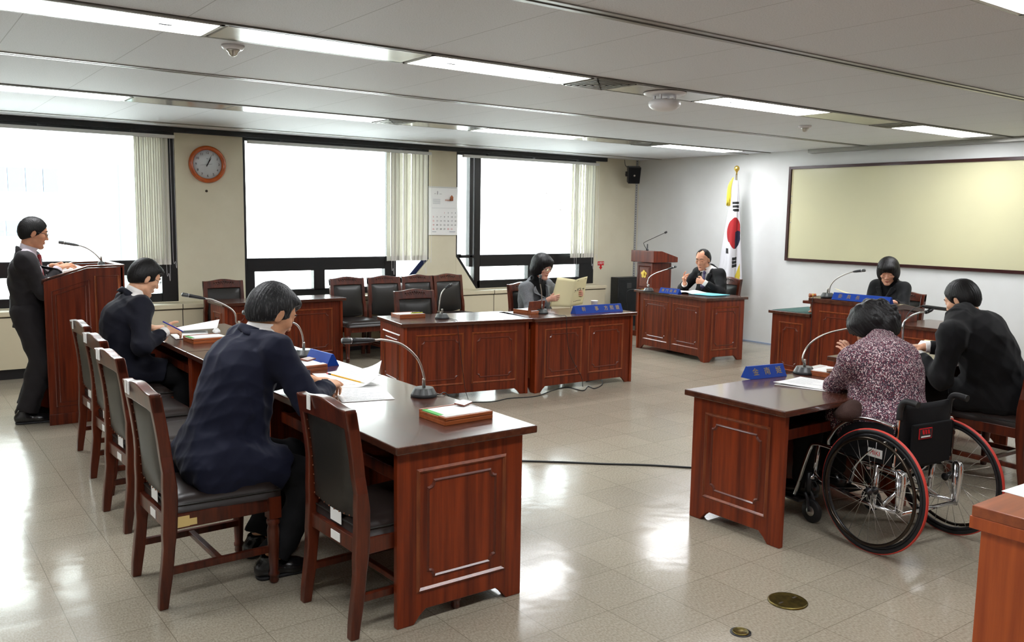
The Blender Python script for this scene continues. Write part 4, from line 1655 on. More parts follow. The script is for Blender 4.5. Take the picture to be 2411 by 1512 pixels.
def folds(seed, amp, f=22.0, stretch=(1, 1, 1)):
    rs = np.random.RandomState(seed)
    W = rs.normal(0, 1, (7, 3)) * np.array(stretch)
    W /= np.linalg.norm(W, axis=1)[:, None]
    fr = f * rs.uniform(.7, 2.2, 7)
    ph = rs.uniform(0, 6.28, 7)

    def fn(P):
        P = P + .02 * np.sin(P[:, [1, 2, 0]] * 19 + seed)
        s = np.zeros(len(P))
        for w, a, p in zip(W, fr, ph):
            s += (1 - np.abs(np.sin(P @ w * a + p)) * 1.57) * (12 / a) ** .5
        return -s * amp / 3
    return fn
# ================================================================ people
SKIN = {}


def skin(nm, rgb):
    if nm not in SKIN:
        SKIN[nm] = mat('skin_' + nm, rgb, .5, spec=.35, noise=((26, 26, 26), tuple(int(c * .93) for c in rgb), 3))
        b = SKIN[nm].node_tree.nodes['Principled BSDF']
        b.inputs['Subsurface Weight'].default_value = .12
        b.inputs['Subsurface Radius'].default_value = (.012, .005, .003)
        b.inputs['Subsurface Scale'].default_value = .6
    return SKIN[nm]


MT['lip_m'] = mat('pale_lip_skin', (182, 118, 98), .5)
MT['lip'] = mat('lip_skin', (176, 96, 84), .45)
MT['hair_k'] = mat('black_hair', (15, 13, 13), .5, spec=.3, bump=((320, 320, 40), .2, .002))
MT['hair_g'] = mat('greying_black_hair', (26, 26, 28), .5, spec=.3, noise=((150, 150, 22), (88, 88, 90), 3, (.52, .78)), bump=((320, 320, 40), .2, .002))
MT['hair_w'] = mat('wavy_black_hair', (18, 16, 17), .5, spec=.35, bump=((110, 110, 60), .45, .004))
MT['shirt'] = mat('white_shirt_cotton', (234, 230, 226), .8, spec=.2)
MT['shirt_v'] = mat('pale_lilac_shirt', (206, 196, 204), .8, spec=.2)
MT['tie_r'] = mat('dark_red_tie', (140, 36, 40), .5)
MT['tie_p'] = mat('purple_tie', (66, 56, 96), .5)
FINE = ((420, 420, 420), .25, .0006)
MT['suit_navy'] = mat('navy_wool', (24, 27, 46), .75, spec=.2, sheen=.04, bump=FINE)
MT['suit_dark'] = mat('charcoal_wool', (36, 33, 35), .75, spec=.2, sheen=.04, bump=FINE)
MT['suit_black'] = mat('black_wool', (19, 19, 21), .75, spec=.2, sheen=.04, bump=FINE)
MT['suit_ink'] = mat('ink_blue_wool', (21, 22, 33), .75, spec=.2, sheen=.04, bump=FINE)
MT['trouser'] = mat('black_trouser_wool', (26, 26, 28), .8, spec=.2, bump=FINE)
MT['knit'] = mat('black_knit', (16, 16, 18), .8, spec=.2)
MT['grey_tweed'] = mat('grey_tweed', (134, 136, 138), .85, spec=.15, noise=((240, 240, 240), (94, 96, 100), 3), bump=((300, 300, 300), .4, .001))
MT['brown_cuff'] = mat('brown_fur_trim', (62, 40, 34), .9, bump=((160, 160, 160), .7, .004))
MT['shoe'] = mat('black_shoe_leather', (24, 23, 24), .22, spec=.6)
MT['button'] = mat('dark_button', (70, 66, 66), .3)


def tweed_mat():
    m = mat('red_black_white_tweed', (120, 70, 84), .9, spec=.1)
    nt = m.node_tree
    b = nt.nodes['Principled BSDF']
    L = nt.links.new
    tc = nt.nodes.new('ShaderNodeTexCoord')
    mp = nt.nodes.new('ShaderNodeMapping')
    mp.inputs['Scale'].default_value = (290, 290, 210)
    mp.inputs['Rotation'].default_value = (.25, .3, .2)
    vo = nt.nodes.new('ShaderNodeTexVoronoi')
    vo.inputs['Scale'].default_value = 1
    vo.inputs['Randomness'].default_value = .55
    L(tc.outputs['Object'], mp.inputs[0])
    L(mp.outputs[0], vo.inputs['Vector'])
    sx = nt.nodes.new('ShaderNodeSeparateColor')
    L(vo.outputs['Color'], sx.inputs[0])
    cr = nt.nodes.new('ShaderNodeValToRGB')
    cr.color_ramp.interpolation = 'CONSTANT'
    els = cr.color_ramp.elements
    els[0].position, els[0].color = 0, s2l((62, 54, 64))
    els[1].position, els[1].color = .34, s2l((116, 60, 74))
    for p, c in ((.55, (88, 76, 88)), (.68, (156, 124, 132)), (.84, (228, 214, 212))):
        q = els.new(p)
        q.color = s2l(c)
    L(sx.outputs[0], cr.inputs[0])
    L(cr.outputs[0], b.inputs['Base Color'])
    bp = nt.nodes.new('ShaderNodeBump')
    bp.inputs['Strength'].default_value = .6
    bp.inputs['Distance'].default_value = .003
    L(vo.outputs['Distance'], bp.inputs['Height'])
    L(bp.outputs[0], b.inputs['Normal'])
    return m


MT['tweed'] = tweed_mat()


def rotm(yaw, pitch, roll):
    """columns forward/left/up; pitch > 0 looks up"""
    cy, sy = math.cos(yaw), math.sin(yaw)
    cp, sp = math.cos(pitch), math.sin(pitch)
    cr, sr = math.cos(roll), math.sin(roll)
    Y = np.array([[cy, -sy, 0], [sy, cy, 0], [0, 0, 1]])
    Pm = np.array([[cp, 0, -sp], [0, 1, 0], [sp, 0, cp]])
    Rm = np.array([[1, 0, 0], [0, cr, -sr], [0, sr, cr]])
    return Y @ Pm @ Rm


def head_prims(c, R, s, fem=0.0):
    def T(*p):
        return c + R @ (np.array(p) * s)

    def E(p, r, k, op='u', tilt=0.0):
        Q = R if not tilt else R @ rotm(0, tilt, 0)
        return ell(T(*p), np.array(r) * s, Q, k * s, op)
    P = [E((-.008, 0, .032), (.102, .078, .094), .0),
         E((.022, 0, -.03), (.072, .064 - .003 * fem, .088), .02),
         E((.074 - .004 * fem, 0, -.1), (.021, .023, .017), .016)]
    for q in (-1, 1):
        P += [rc(T(.012, q * .047, -.068), T(.068, q * .012, -.1), .018 * s, .016 * s, .02 * s),
              E((.060, q * .044, -.014), (.028, .021, .021), .02)]
    P += [rc(T(.080, -.034, .031), T(.080, .034, .031), .014 * s, .014 * s, .016 * s),
          rc(T(.089, 0, .018), T(.107, 0, -.025), .0075 * s, .0118 * s, .008 * s)]
    for q in (-1, 1):
        P += [E((.097, q * .012, -.029), (.011, .008, .008), .006),
              E((.099, q * .033, .012), (.014, .018, .011), .01, 's'),
              E((.082, q * .033, .011), (.012, .016, .010), .005),
              E((-.004, q * .079, -.004), (.019, .008, .032), .004, 'u', -.2),
              E((.003, q * .089, -.002), (.009, .006, .018), .004, 's', -.2)]
    P += [E((.091, 0, -.0575), (.010, .023, .006), .004), E((.088, 0, -.0695), (.010, .019, .007), .004)]
    return P


def hand_prims(Wr, d, n, side, s=1.0, curl=(.5, .55, .6, .65), spread=.10, thumb=(.75, .35), point=None):
    """Wr wrist, d towards the fingers, n out of the palm; side +1 left / -1 right.  Five unequal bent fingers"""
    d = nrm(d)
    n = nrm(np.array(n, float) - d * (np.array(n, float) @ d))
    lat = nrm(np.cross(n, d)) * side     # towards the thumb
    W_ = np.array(Wr, float)
    P = [erc(W_ + d * .012 * s, W_ + d * .078 * s, lat, .029 * s, .017 * s, .037 * s, .0125 * s, .012),
         ell(W_ + d * .035 * s + lat * .018 * s + n * .008 * s, np.array((.030, .016, .014)) * s, frame(d, n), .01)]
    lens = (.070, .078, .072, .056)
    offs = (.029, .0098, -.0098, -.0275)
    for i in range(4):
        c = curl[i]
        b = W_ + d * (.088 - .0022 * (i - 1) ** 2) * s + lat * offs[i] * s
        dr = nrm(d + lat * (1.5 - i) * spread)
        p = b - dr * .012 * s
        r0 = (.0088, .0090, .0086, .0076)[i] * s
        for j, fr in enumerate((.46, .31, .23)):
            a = c * (.75, 1.15, .7)[j]
            dr = nrm(dr * math.cos(a) + n * math.sin(a))
            q = p + dr * (lens[i] * fr + (.012 if j == 0 else 0)) * s
            P.append(rc(p, q, r0, r0 * .9, .0045 if j == 0 else .003))
            p, r0 = q, r0 * .9
    b = W_ + d * .024 * s + lat * .024 * s + n * .004 * s
    t = nrm(d * .62 + lat * .66 + n * thumb[1])
    m = b + t * .046 * s
    t2 = nrm(d * thumb[0] + lat * .10 + n * (.35 + thumb[1]))
    m2 = m + t2 * .030 * s
    t3 = nrm(t2 + d * .25 - lat * .25)
    P += [rc(b, m, .0125 * s, .0105 * s, .008), rc(m, m2, .0102 * s, .0094 * s, .004), rc(m2, m2 + t3 * .022 * s, .0093 * s, .0078 * s, .003)]
    return P


def ik(S, Wt, l1, l2, pole):
    S, Wt = np.array(S, float), np.array(Wt, float)
    v = Wt - S
    L = np.linalg.norm(v)
    if L > (l1 + l2) * .995:
        Wt = S + v / L * (l1 + l2) * .995
        v = Wt - S
        L = np.linalg.norm(v)
    a = (l1 * l1 - l2 * l2 + L * L) / (2 * L)
    hh = math.sqrt(max(l1 * l1 - a * a, 0))
    ax = v / L
    pl = np.array(pole, float)
    pl = nrm(pl - ax * (pl @ ax))
    return S + ax * a + pl * hh, Wt


class Person:
    def __init__(s, **k):
        s.__dict__.update(dict(sc=1.0, fem=0.0, twist=0.0, head_s=1.0, bulk=0.0, sh_w=.176, lat_lean=0.0))
        s.__dict__.update(k)
        sc = s.sc
        P, N = np.array(s.pelvis, float), np.array(s.neck, float)
        s.P, s.N = P, N
        up = nrm(N - P)
        ct, st = math.cos(s.twist), math.sin(s.twist)
        s.latP = V3(0, 1, 0)
        lat = V3(-st, ct, 0)
        lat = nrm(lat - up * (lat @ up) * .6 + V3(0, 0, s.lat_lean))
        s.lat = lat
        s.fw = nrm(np.cross(lat, up))
        s.up = nrm(np.cross(s.fw, lat))
        bend = s.__dict__.get('bend', .05)
        s.A = P + (N - P) * .30 - s.fw * bend * .6
        s.T = P + (N - P) * .66 - s.fw * bend
        s.S = {}
        for q in (-1, 1):
            s.S[q] = N + lat * q * s.sh_w * sc - s.up * .068 * sc + s.fw * s.__dict__.get('sh_fwd', .0)
        s.E, s.Wr = {}, {}
        for q in (-1, 1):
            W_ = s.wrist[q]
            pole = s.pole[q] if 'pole' in s.__dict__ else V3(-.4, q * .7, -1)
            s.E[q], s.Wr[q] = ik(s.S[q], W_, .285 * sc, .25 * sc, pole)
        s.H, s.K, s.An = {}, {}, {}
        for q in (-1, 1):
            s.H[q] = P + V3(.0, q * .088 * sc, -.03)
            kn = s.ankle[q]
            s.K[q], s.An[q] = ik(s.H[q], kn, .42 * sc, .40 * sc, V3(1, q * .12, .35) if s.seated else V3(1, q * .05, 0))
        s.hc = np.array(s.head, float)
        s.hR = rotm(*s.look)

    def torso(s, e):
        sc, b = s.sc, s.bulk
        R = np.stack([s.fw, s.lat, s.up], 1)
        P = [ell(s.P, (np.array((.112 + b, .162, .125)) * sc + e), frame(V3(1, 0, 0)), .03),
             erc(s.P, s.A, s.lat, .15 * sc + e, (.105 + b) * sc + e, .138 * sc + e, (.102 + b) * sc + e, .05),
             erc(s.A, s.T, s.lat, .138 * sc + e, (.102 + b) * sc + e, .160 * sc + e, (.110 + b * .5) * sc + e, .05),
             erc(s.T, s.N - s.up * .05 * sc, s.lat, .160 * sc + e, (.108 + b * .5) * sc + e, .135 * sc + e, .062 * sc + e, .05),
             rc(s.S[-1] - s.up * .012, s.S[1] - s.up * .012, .046 * sc + e, .046 * sc + e, .05)]
        if s.fem:
            for q in (-1, 1):
                P.append(ell(s.T + s.fw * .075 + s.lat * q * .07 - s.up * .02, np.array((.058, .062, .06)) + e, R, .03))
        for q in (-1, 1):
            P.append(rc(s.N - s.up * .012 - s.fw * .005, s.S[q] * .7 + s.N * .3 + s.up * .004, .036 * sc + e, .034 * sc + e, .04))
            if s.seated:
                P.append(ell(s.P + V3(-.03, q * .075, -.03), np.array((.105, .092, .09)) * sc + e, None, .04))
        return P

    def coat(s, e=0.0):
        sc, b, fw, lat, up = s.sc, s.bulk, s.fw, s.lat, s.up
        P = [ell(s.P, (np.array((.128 + b, .182, .13)) * sc + e), None, .03) if s.seated else erc(s.A * .6 + s.T * .4, s.P - V3(0, 0, .16), lat, .168 * sc, (.112 + b) * sc, .176 * sc, (.120 + b) * sc, .05),
             erc(s.P + V3(0, 0, .02), s.A * .6 + s.T * .4, lat, .172 * sc + e, (.120 + b) * sc + e, .168 * sc + e, (.114 + b) * sc + e, .05),
             erc(s.A * .6 + s.T * .4, s.T, lat, .168 * sc + e, (.114 + b) * sc + e, .180 * sc + e, (.118 + b * .6) * sc + e, .05),
             erc(s.T, s.N - up * .075 * sc, lat, .180 * sc + e, (.117 + b * .6) * sc + e, .150 * sc + e, .082 * sc + e, .05)]
        for q in (-1, 1):
            P.append(erc(s.N - up * .035 * sc + lat * q * .045 - fw * .008, s.S[q] - lat * q * .006 + up * .002, fw, .066 * sc + e, .040 * sc + e, .056 * sc + e, .044 * sc + e, .05))
            P.append(ell(s.S[q] - up * .026 - lat * q * .006, np.array((.064, .060, .078)) * sc + e, np.stack([fw, lat, up], 1), .05))
            if s.fem:
                P.append(ell(s.T + fw * .085 + lat * q * .07 - up * .02, np.array((.060, .066, .064)) + e, np.stack([fw, lat, up], 1), .03))
            if s.seated:
                P.append(ell(s.P + V3(-.03, q * .07, -.03), np.array((.125, .115, .10)) * sc + e, None, .05))
        if s.seated:
            lo, hi = s.P + V3(0, 0, .0), s.T + up * .02
            P.append(erc(hi - fw * .035, lo + V3(-.055, 0, .0), lat, .172 * sc, (.085 + b) * sc, .186 * sc, (.085 + b) * sc, .06))
            P.append(erc(hi + fw * .02, lo + V3(.11, 0, .045), lat, .168 * sc, (.095 + b) * sc, .180 * sc, (.085 + b) * sc, .06))
        return P

    def sleeve(s, q, cut):
        sc = s.sc
        S, E_, W_ = s.S[q], s.E[q], s.Wr[q]
        return [rc(S, E_, .069 * sc, .060 * sc, .04), ell(E_, np.array((.055, .055, .055)) * sc, None, .03), rc(E_, W_, .057 * sc, .044 * sc, .03, cut=cut)]

    def arm(s, q, e, cut=None, e2=None):
        sc = s.sc
        e2 = e if e2 is None else e2
        S, E_, W_ = s.S[q], s.E[q], s.Wr[q]
        f = rc(E_, W_, .040 * sc + e, .0275 * sc + e2, .03, cut=cut)
        return [ell(S - s.up * .012, np.array((.052, .052, .056)) * sc + e, None, .04), rc(S, E_, .050 * sc + e, .041 * sc + e, .035), f]

    def leg(s, q, e, cut=None, e2=None):
        sc = s.sc
        e2 = e if e2 is None else e2
        H, K, A = s.H[q], s.K[q], s.An[q]
        return [rc(H, K, .086 * sc + e, .058 * sc + e, .04), ell(K, np.array((.06, .056, .06)) * sc + e, None, .03), rc(K, A, .055 * sc + e, .037 * sc + e2, .03, cut=cut),
                ell(K * .7 + A * .3 - nrm(np.cross(V3(0, 1, 0), K - A)) * .0 - V3(.012, 0, 0), np.array((.055, .052, .10)) * sc + e, frame(V3(1, 0, 0)) if not s.seated else None, .03)]


def field(prims, P):
    d = np.full(len(P), 1e3)
    for q in prims:
        d = apply_(q, d, pd(q, P))
    return d


def land(prims, p, d, far=.16, lift=.004, miss=None):
    """march from p along d until the cloth is met"""
    p, d = np.array(p, float), nrm(d)
    t = np.linspace(0, far, 60)
    v = field(prims, p + t[:, None] * d)
    i = np.nonzero(v < lift)[0]
    return p + d * (t[i[0]] if len(i) else (far * .5 if miss is None else miss))


def snug_collar(s, B_, nb, gap, m, parent):
    sc, N, fw, lat = s.sc, s.N, s.fw, s.lat
    ax = nrm(nrm(nb - N) * .65 + s.up * .5)
    f0 = nrm(fw - ax * (fw @ ax))
    L = np.linalg.norm(nb - N)
    rows = []
    K = 28
    for k in range(K + 1):
        a = PI + (k - K / 2) / (K / 2) * (PI - gap * .5)
        o = f0 * math.cos(a) + lat * math.sin(a)
        fr = (math.cos(a) + 1) / 2
        r = []
        for hh_, off in ((-.045, .004), (-.015, .005), (.012, .005), (.034, .005), (.0345, .002)):
            c = N + ax * (hh_ * sc + .30 * L - .42 * L * fr ** 1.3)
            p = land(B_, c + o * .13, -o, .13, .001)
            rr = (p - c) @ o
            r.append(p + o * (off + min(0, .074 * sc - rr)))
        rows.append(r)
    # even out the landing so that the band lies in one smooth sweep
    R_ = np.array(rows)
    for _ in range(3):
        R_[1:-1] = (R_[:-2] + R_[2:] + 2 * R_[1:-1]) / 4
    m_ = R_.shape[1]
    vs = [p for r in R_ for p in r]
    fs = [(k * m_ + i, k * m_ + i + 1, (k + 1) * m_ + i + 1, (k + 1) * m_ + i) for k in range(K) for i in range(m_ - 1)]
    o = MB().add(vs, fs, True).build('shirt_collar', m, parent)
    sd = o.modifiers.new('thick', 'SOLIDIFY')
    sd.thickness = .0025
    sd.offset = 0
    return o


def make_collar(s, J, nb, vneck, half, cloth, parent):
    sc, N, up, fw, lat = s.sc, s.N, s.up, s.fw, s.lat
    ax = nrm(nrm(nb - N) * .65 + s.up * .5)
    f0 = nrm(fw - ax * (fw @ ax))
    rows = []
    K = 20
    for k in range(K + 1):
        a = PI + (k - K / 2) / (K / 2) * 2.25
        o = f0 * math.cos(a) + lat * math.sin(a)
        fr = (math.cos(a) + 1) / 2
        hgt = .026 - .075 * fr ** 1.1
        c = N + ax * hgt * sc
        r = [c + o * .070 * sc - ax * .02, c + o * (.074 + .006 * fr) * sc, c + o * (.079 + .006 * fr) * sc + ax * .003, c + o * (.084 + .006 * fr) * sc - ax * .004]
        p = c + o * .05 * sc - ax * .036
        e_ = land(J, p + o * .10, -o, .10, .004)
        rr = (e_ - c) @ o
        if rr > .104 * sc:
            e_ = e_ - o * (rr - .104 * sc)
        r.append(r[-1] * .5 + e_ * .5 + o * .003)
        r.append(e_)
        rows.append(r)
    vs = [p for r in rows for p in r]
    m = len(rows[0])
    fs = [(k * m + i, k * m + i + 1, (k + 1) * m + i + 1, (k + 1) * m + i) for k in range(K) for i in range(m - 1)]
    mb = MB().add(vs, fs, True)
    for q, rw in ((-1, rows[-1]), (1, rows[0])):
        sg = 1 if (rw[2] - N) @ lat > 0 else -1
        n = 14
        strip = []
        for k in range(n + 1):
            t = k / n
            z = .045 + (vneck - .045) * t
            x = half * (1 - z / vneck)
            wd = .055 * (1 - t) ** .7 * (1.25 if .12 < t < .45 else 1.0) + .004
            st = []
            for u in (0, .35, .7, 1):
                p = N - up * z + lat * sg * (x - .004 + wd * u) + fw * .30
                st.append(land(J, p, -fw, .30, .005 + .004 * (1 - abs(u - .35)), .245))
            strip.append(st)
        strip[0] = [strip[0][i] * .5 + rw[min(m - 1, i + 2)] * .5 for i in range(4)]
        vs = [p for r in strip for p in r]
        fs = [(k * 4 + i, k * 4 + i + 1, k * 4 + 5 + i, k * 4 + 4 + i) for k in range(n) for i in range(3)]
        mb.add(vs, fs, True)
    o = mb.build('collar', cloth, parent)
    sd = o.modifiers.new('thick', 'SOLIDIFY')
    sd.thickness = .004
    sd.offset = 0
    return o


def build_person(s, label, base, rz, skin_rgb, skin_nm, group=None, h=.005, hc=.007, hair=None, hair_m='hair_k', outfit='suit', cloth='suit_dark',
                 shirt='shirt', tie=None, trouser='trouser', glasses=None, hands=None, vneck=.30, seed=1, fold=.006, extra=None, shoes=True, hem=None, cuff=.035, vw=.34, cuffs=True):
    sc = s.sc
    # ---- continuous body
    B_ = s.torso(-.014)
    for q in (-1, 1):
        B_ += s.leg(q, 0.0) + s.arm(q, 0.0)
        fd = nrm(V3(1, q * .15, 0)) if 'foot' not in s.__dict__ else nrm(s.foot[q])
        B_ += [rc(s.An[q] + V3(0, 0, -.03) - fd * .03, V3(s.An[q][0], s.An[q][1], s.An[q][2] - .058) + fd * .12 * sc, .030 * sc, .022 * sc, .02)]
    nb = s.hc + s.hR @ (V3(-.022, 0, -.075) * s.head_s)
    B_ += [rc(s.N - s.up * .03, nb, .056 * sc, .052 * sc, .03)]
    B_ += head_prims(s.hc, s.hR, s.head_s, s.fem)
    for q in (-1, 1):
        hp = hands[q]
        B_ += hand_prims(s.Wr[q], hp['d'], hp['n'], q, sc * (.94 if s.fem else 1.0), hp.get('curl', (.5, .55, .6, .65)), hp.get('spread', .1), hp.get('thumb', (.75, .35)))
    me, vs, fs = mesh_sdf('person', B_, h)
    body = link('person', me, skin(skin_nm, skin_rgb))
    body.location = base
    body.rotation_euler = (0, 0, rz)
    tag(body, label, 'person', group)
    # ---- brows, closed lash lines and lips laid on the face
    HP = head_prims(s.hc, s.hR, s.head_s, s.fem)
    hs_ = s.head_s

    def onface(y, z, lift):
        return land(HP, s.hc + s.hR @ (np.array((.16, y, z)) * hs_), -s.hR[:, 0], .14 * hs_, lift * hs_)
    for q in (-1, 1):
        pts = [onface(q * y, z, .0012) for y, z in ((.013, .0345), (.022, .0385), (.033, .0405), (.043, .0385), (.051, .033))]
        MB().tube(bez(pts, 3), [r * hs_ for r in ([.0025, .0034, .0040, .0042, .0042, .0042, .0041, .0040, .0038, .0035, .0031, .0025, .0015] if not s.fem else [.0012, .0018, .0021, .0022, .0022, .0022, .0021, .0021, .002, .0019, .0017, .0014, .0008])], 6).build('eyebrow', 'hair_k', body)
        pts = [onface(q * y, z, .0004) for y, z in ((.0195, .0062), (.026, .0040), (.033, .0034), (.040, .0042), (.0465, .0070))]
        MB().tube(bez(pts, 3), [r * hs_ for r in (.0008, .0012, .0015, .0017, .0018, .0019, .0019, .0019, .0018, .0017, .0015, .0012, .0008)], 6).build('eyelash', 'hair_k', body)
    m_ = MB()
    for z0, zz, r in ((-.0585, -.0605, .0038), (-.0690, -.0655, .0044)):
        pts = [onface(y, z0 + (zz - z0) * abs(y) / .022, -.0015) for y in (-.022, -.012, -.004, .004, .012, .022)]
        n_ = 16
        m_.tube(bez(pts, 3), [r * hs_ * (.35 + .65 * math.sin(PI * (k + .6) / (n_ + .2))) for k in range(n_)], 8)
    m_.build('lips', 'lip' if s.fem else 'lip_m', body)
    # ---- hair
    if hair:
        hp = hair(s)

        def strands(P):
            p = (P - s.hc) @ s.hR / s.head_s
            a = np.arctan2(p[:, 1], p[:, 0] + .02)
            return .0011 * np.sin(a * 64 + 2.5 * np.sin(p[:, 2] * 30)) + .0009 * np.sin(a * 39 + p[:, 2] * 18 + 2)
        me, _, _ = mesh_sdf('hair', hp, min(h, .0045), strands, .003)
        link('hair', me, hair_m, body)
    # ---- clothes
    fw, lat, up, N, T = s.fw, s.lat, s.up, s.N, s.T

    def vcut(depth, half, grow=0.0):
        """wedge in front of the chest, open at the throat, point `depth` below it"""
        apex = N - up * depth + fw * .0
        sl = half / depth
        pl = []
        for q in (-1, 1):
            pl.append(plane(lat * q - up * sl, apex + lat * q * grow, .004))
        pl.append(plane(-fw, N - fw * .005 - up * .06, .004))
        return dict(t='grp', prims=[ell(N + fw * .08 - up * depth * .4, (.5, .5, .5), None, .01)], cuts=pl, k=.004, op='s')

    if outfit in ('suit', 'coat', 'tunic'):
        J = s.coat({'suit': 0, 'coat': .003, 'tunic': .010}[outfit])
        for q in (-1, 1):
            L = np.linalg.norm(s.Wr[q] - s.E[q])
            J += s.sleeve(q, 1 - cuff / L)
            if s.seated:
                J += [group_int([rc(s.H[q] + V3(-.03, q * .02, .03), s.H[q] * .38 + s.K[q] * .62 + V3(0, q * .012, .012), .112 * sc, .102 * sc, .04)], [plane(nrm(V3(1, 0, -.35)), s.H[q] * .50 + s.K[q] * .50 + V3(.03, 0, 0))], .04)]
        if extra:
            J += extra(s)
        if hem is None:
            hem = .468 if s.seated else s.P[2] - .14
        J += [plane((0, 0, -1), (0, 0, hem), .006)]
        rn = (.080, .092) if outfit != 'tunic' else (.056, .066)
        nk = rc(N - up * .10 + fw * .02, nb + up * .06, rn[0] * sc, rn[1] * sc, .006, 's')
        J += [nk]
        if outfit != 'tunic':
            J += [vcut(vneck, vneck * vw)]
        if outfit == 'tunic':
            J += [erc(N - up * .05, N * .30 + nb * .70, lat, .086 * sc, .082 * sc, .070 * sc, .068 * sc, .03, flat=True)]
        me, _, _ = mesh_sdf('jacket', J, hc, folds(seed, fold), fold * 2)
        jk = link('jacket', me, cloth, body)
        if outfit in ('suit', 'coat'):
            make_collar(s, J, nb, vneck, vneck * vw, cloth, jk)
        if outfit != 'tunic':
            Sh = s.torso(.002)
            Sh += [plane(-fw, N - fw * .035, .004)]
            if s.__dict__.get('ring'):
                ax_ = nrm(nb - N)
                t_ = nrm(np.cross(ax_, (0, 0, 1)))
                b_ = np.cross(ax_, t_)
                for k_, f_ in enumerate((.18, .42)):
                    c_ = N * (1 - f_) + nb * f_
                    MB().tube([c_ + (t_ * math.cos(a_ * PI / 16) + b_ * math.sin(a_ * PI / 16)) * .060 * sc for a_ in range(32)], .013, 8, True).build('shirt_collar', shirt, body)
            elif shirt != 'knit':
                snug_collar(s, B_, nb, .42 if tie else .75, shirt, body)
            else:
                Sh += [erc(N - up * .05 + fw * .008, N * .36 + nb * .64 + up * .008 - fw * .002, lat, .068 * sc, .068 * sc, .0605 * sc, .0605 * sc, .01, flat=True)]
            Sh += [plane(-up, N - up * (vneck + .02), .004)]
            w = vcut(.09, .05)
            Sh += [w] if outfit == 'suit' and not tie else []
            me, _, _ = mesh_sdf('shirt', Sh, max(h, .005))
            link('shirt', me, shirt, body)
        if shirt != 'knit' and cuffs:
            Cf = []
            for q in (-1, 1):
                L = np.linalg.norm(s.Wr[q] - s.E[q])
                ax = (s.Wr[q] - s.E[q]) / L
                c = [rc(s.Wr[q] - ax * .09, s.Wr[q] - ax * .004, .036 * sc, .036 * sc, .002, cut=1.0)]
                me, _, _ = mesh_sdf('shirt_cuff', c, .004)
                link('shirt_cuff', me, shirt, body)
        if tie:
            f0 = N + fw * (.085) * sc - up * .045
            f1 = N + fw * (.128 + s.bulk) * sc - up * (vneck * .75)
            f2 = N + fw * (.125 + s.bulk) * sc - up * (vneck + .03)
            t = [ell(f0, (.016, .020, .022), np.stack([fw, lat, up], 1), .006), erc(f0, f1, lat, .016, .008, .034, .007, .006), erc(f1, f2, lat, .034, .007, .036, .007, .006)]
            me, _, _ = mesh_sdf('necktie', t, .004)
            link('necktie', me, tie, body)
        for q in (-1, 1):
            ax = nrm(s.Wr[q] - s.E[q])
            m_ = MB()
            for k in range(3):
                o = s.Wr[q] - ax * (cuff + .02 + .016 * k)
                d = nrm(np.cross(ax, V3(0, 0, 1)) * -q * .9 + V3(0, 0, -.3))
                m_.lathe([(.0, .004), (.004, .003), (.0052, 0)], o + d * .048 * sc, 10, d)
            m_.build('cuff_button', 'button', jk)
    # ---- trousers
    TR = [ell(s.P - V3(0, 0, .01), np.array((.118 + s.bulk, .166, .12)) * sc + .008, None, .03)]
    for q in (-1, 1):
        TR += s.leg(q, .016 if s.seated else .028, cut=.98, e2=.034 if s.seated else .042)
        if s.seated:
            TR += [ell(s.P + V3(-.03, q * .075, -.03), np.array((.105, .092, .09)) * sc + .009, None, .04)]
    if s.seated:
        TR += [plane((0, 0, -1), (0, 0, min(s.An[-1][2], s.An[1][2]) - .03), .004)]
    me, _, _ = mesh_sdf('trousers', TR, hc, folds(seed + 9, fold * .8), fold * 2)
    link('trousers', me, trouser, body)
    if shoes:
        for q in (-1, 1):
            fd = nrm(V3(1, q * .15, 0)) if 'foot' not in s.__dict__ else nrm(s.foot[q])
            R = frame(fd)
            a = V3(s.An[q][0], s.An[q][1], 0)
            z0 = max(0, s.An[q][2] - .09)
            a = a + V3(0, 0, z0)
            t = [erc(a - fd * .045 + V3(0, 0, .045), a + fd * .10 + V3(0, 0, .034), R[:, 1], .040, .044, .046, .034, .02),
                 erc(a + fd * .08 + V3(0, 0, .034), a + fd * .165 + V3(0, 0, .028), R[:, 1], .046, .034, .034, .022, .02),
                 rc(a + V3(0, 0, .05) - fd * .01, a + V3(0, 0, .10) - fd * .015, .046, .042, .02), plane((0, 0, -1), (0, 0, z0 + .012), .002), plane((0, 0, 1), (0, 0, z0 + .105), .004)]
            me, _, _ = mesh_sdf('shoe', t, .006)
            sh = link('shoe', me, 'shoe', body)
            t = [erc(a - fd * .048 + V3(0, 0, .01), a + fd * .165 + V3(0, 0, .01), R[:, 1], .042, .03, .040, .03, .02), plane((0, 0, -1), (0, 0, z0 + .001), .001), plane((0, 0, 1), (0, 0, z0 + .016), .001)]
            me, _, _ = mesh_sdf('sole', t, .005)
            link('sole', me, 'rubber', sh)
    if glasses:
        m_ = MB()

        def g(*p):
            return s.hc + s.hR @ (np.array(p) * s.head_s)
        gz = .006
        for q in (-1, 1):
            ring = [g(.108 - .010 * abs(math.cos(a)) * (1 if math.cos(a) * 1 > 0 else .2), q * .034 + .025 * math.cos(a) * q, gz + .017 * math.sin(a)) for a in [2 * PI * k / 20 for k in range(20)]]
            m_.tube(ring, .0017, 6, True)
            m_.tube([g(.100, q * .058, gz + .008), g(.06, q * .074, gz + .010), g(.0, q * .081, gz + .010), g(-.02, q * .080, gz - .008)], .0017, 6)
        m_.tube(bez([g(.108, -.010, gz + .004), g(.112, 0, gz + .008), g(.108, .010, gz + .004)], 4), .0016, 6)
        go = m_.build('glasses', glasses, body)
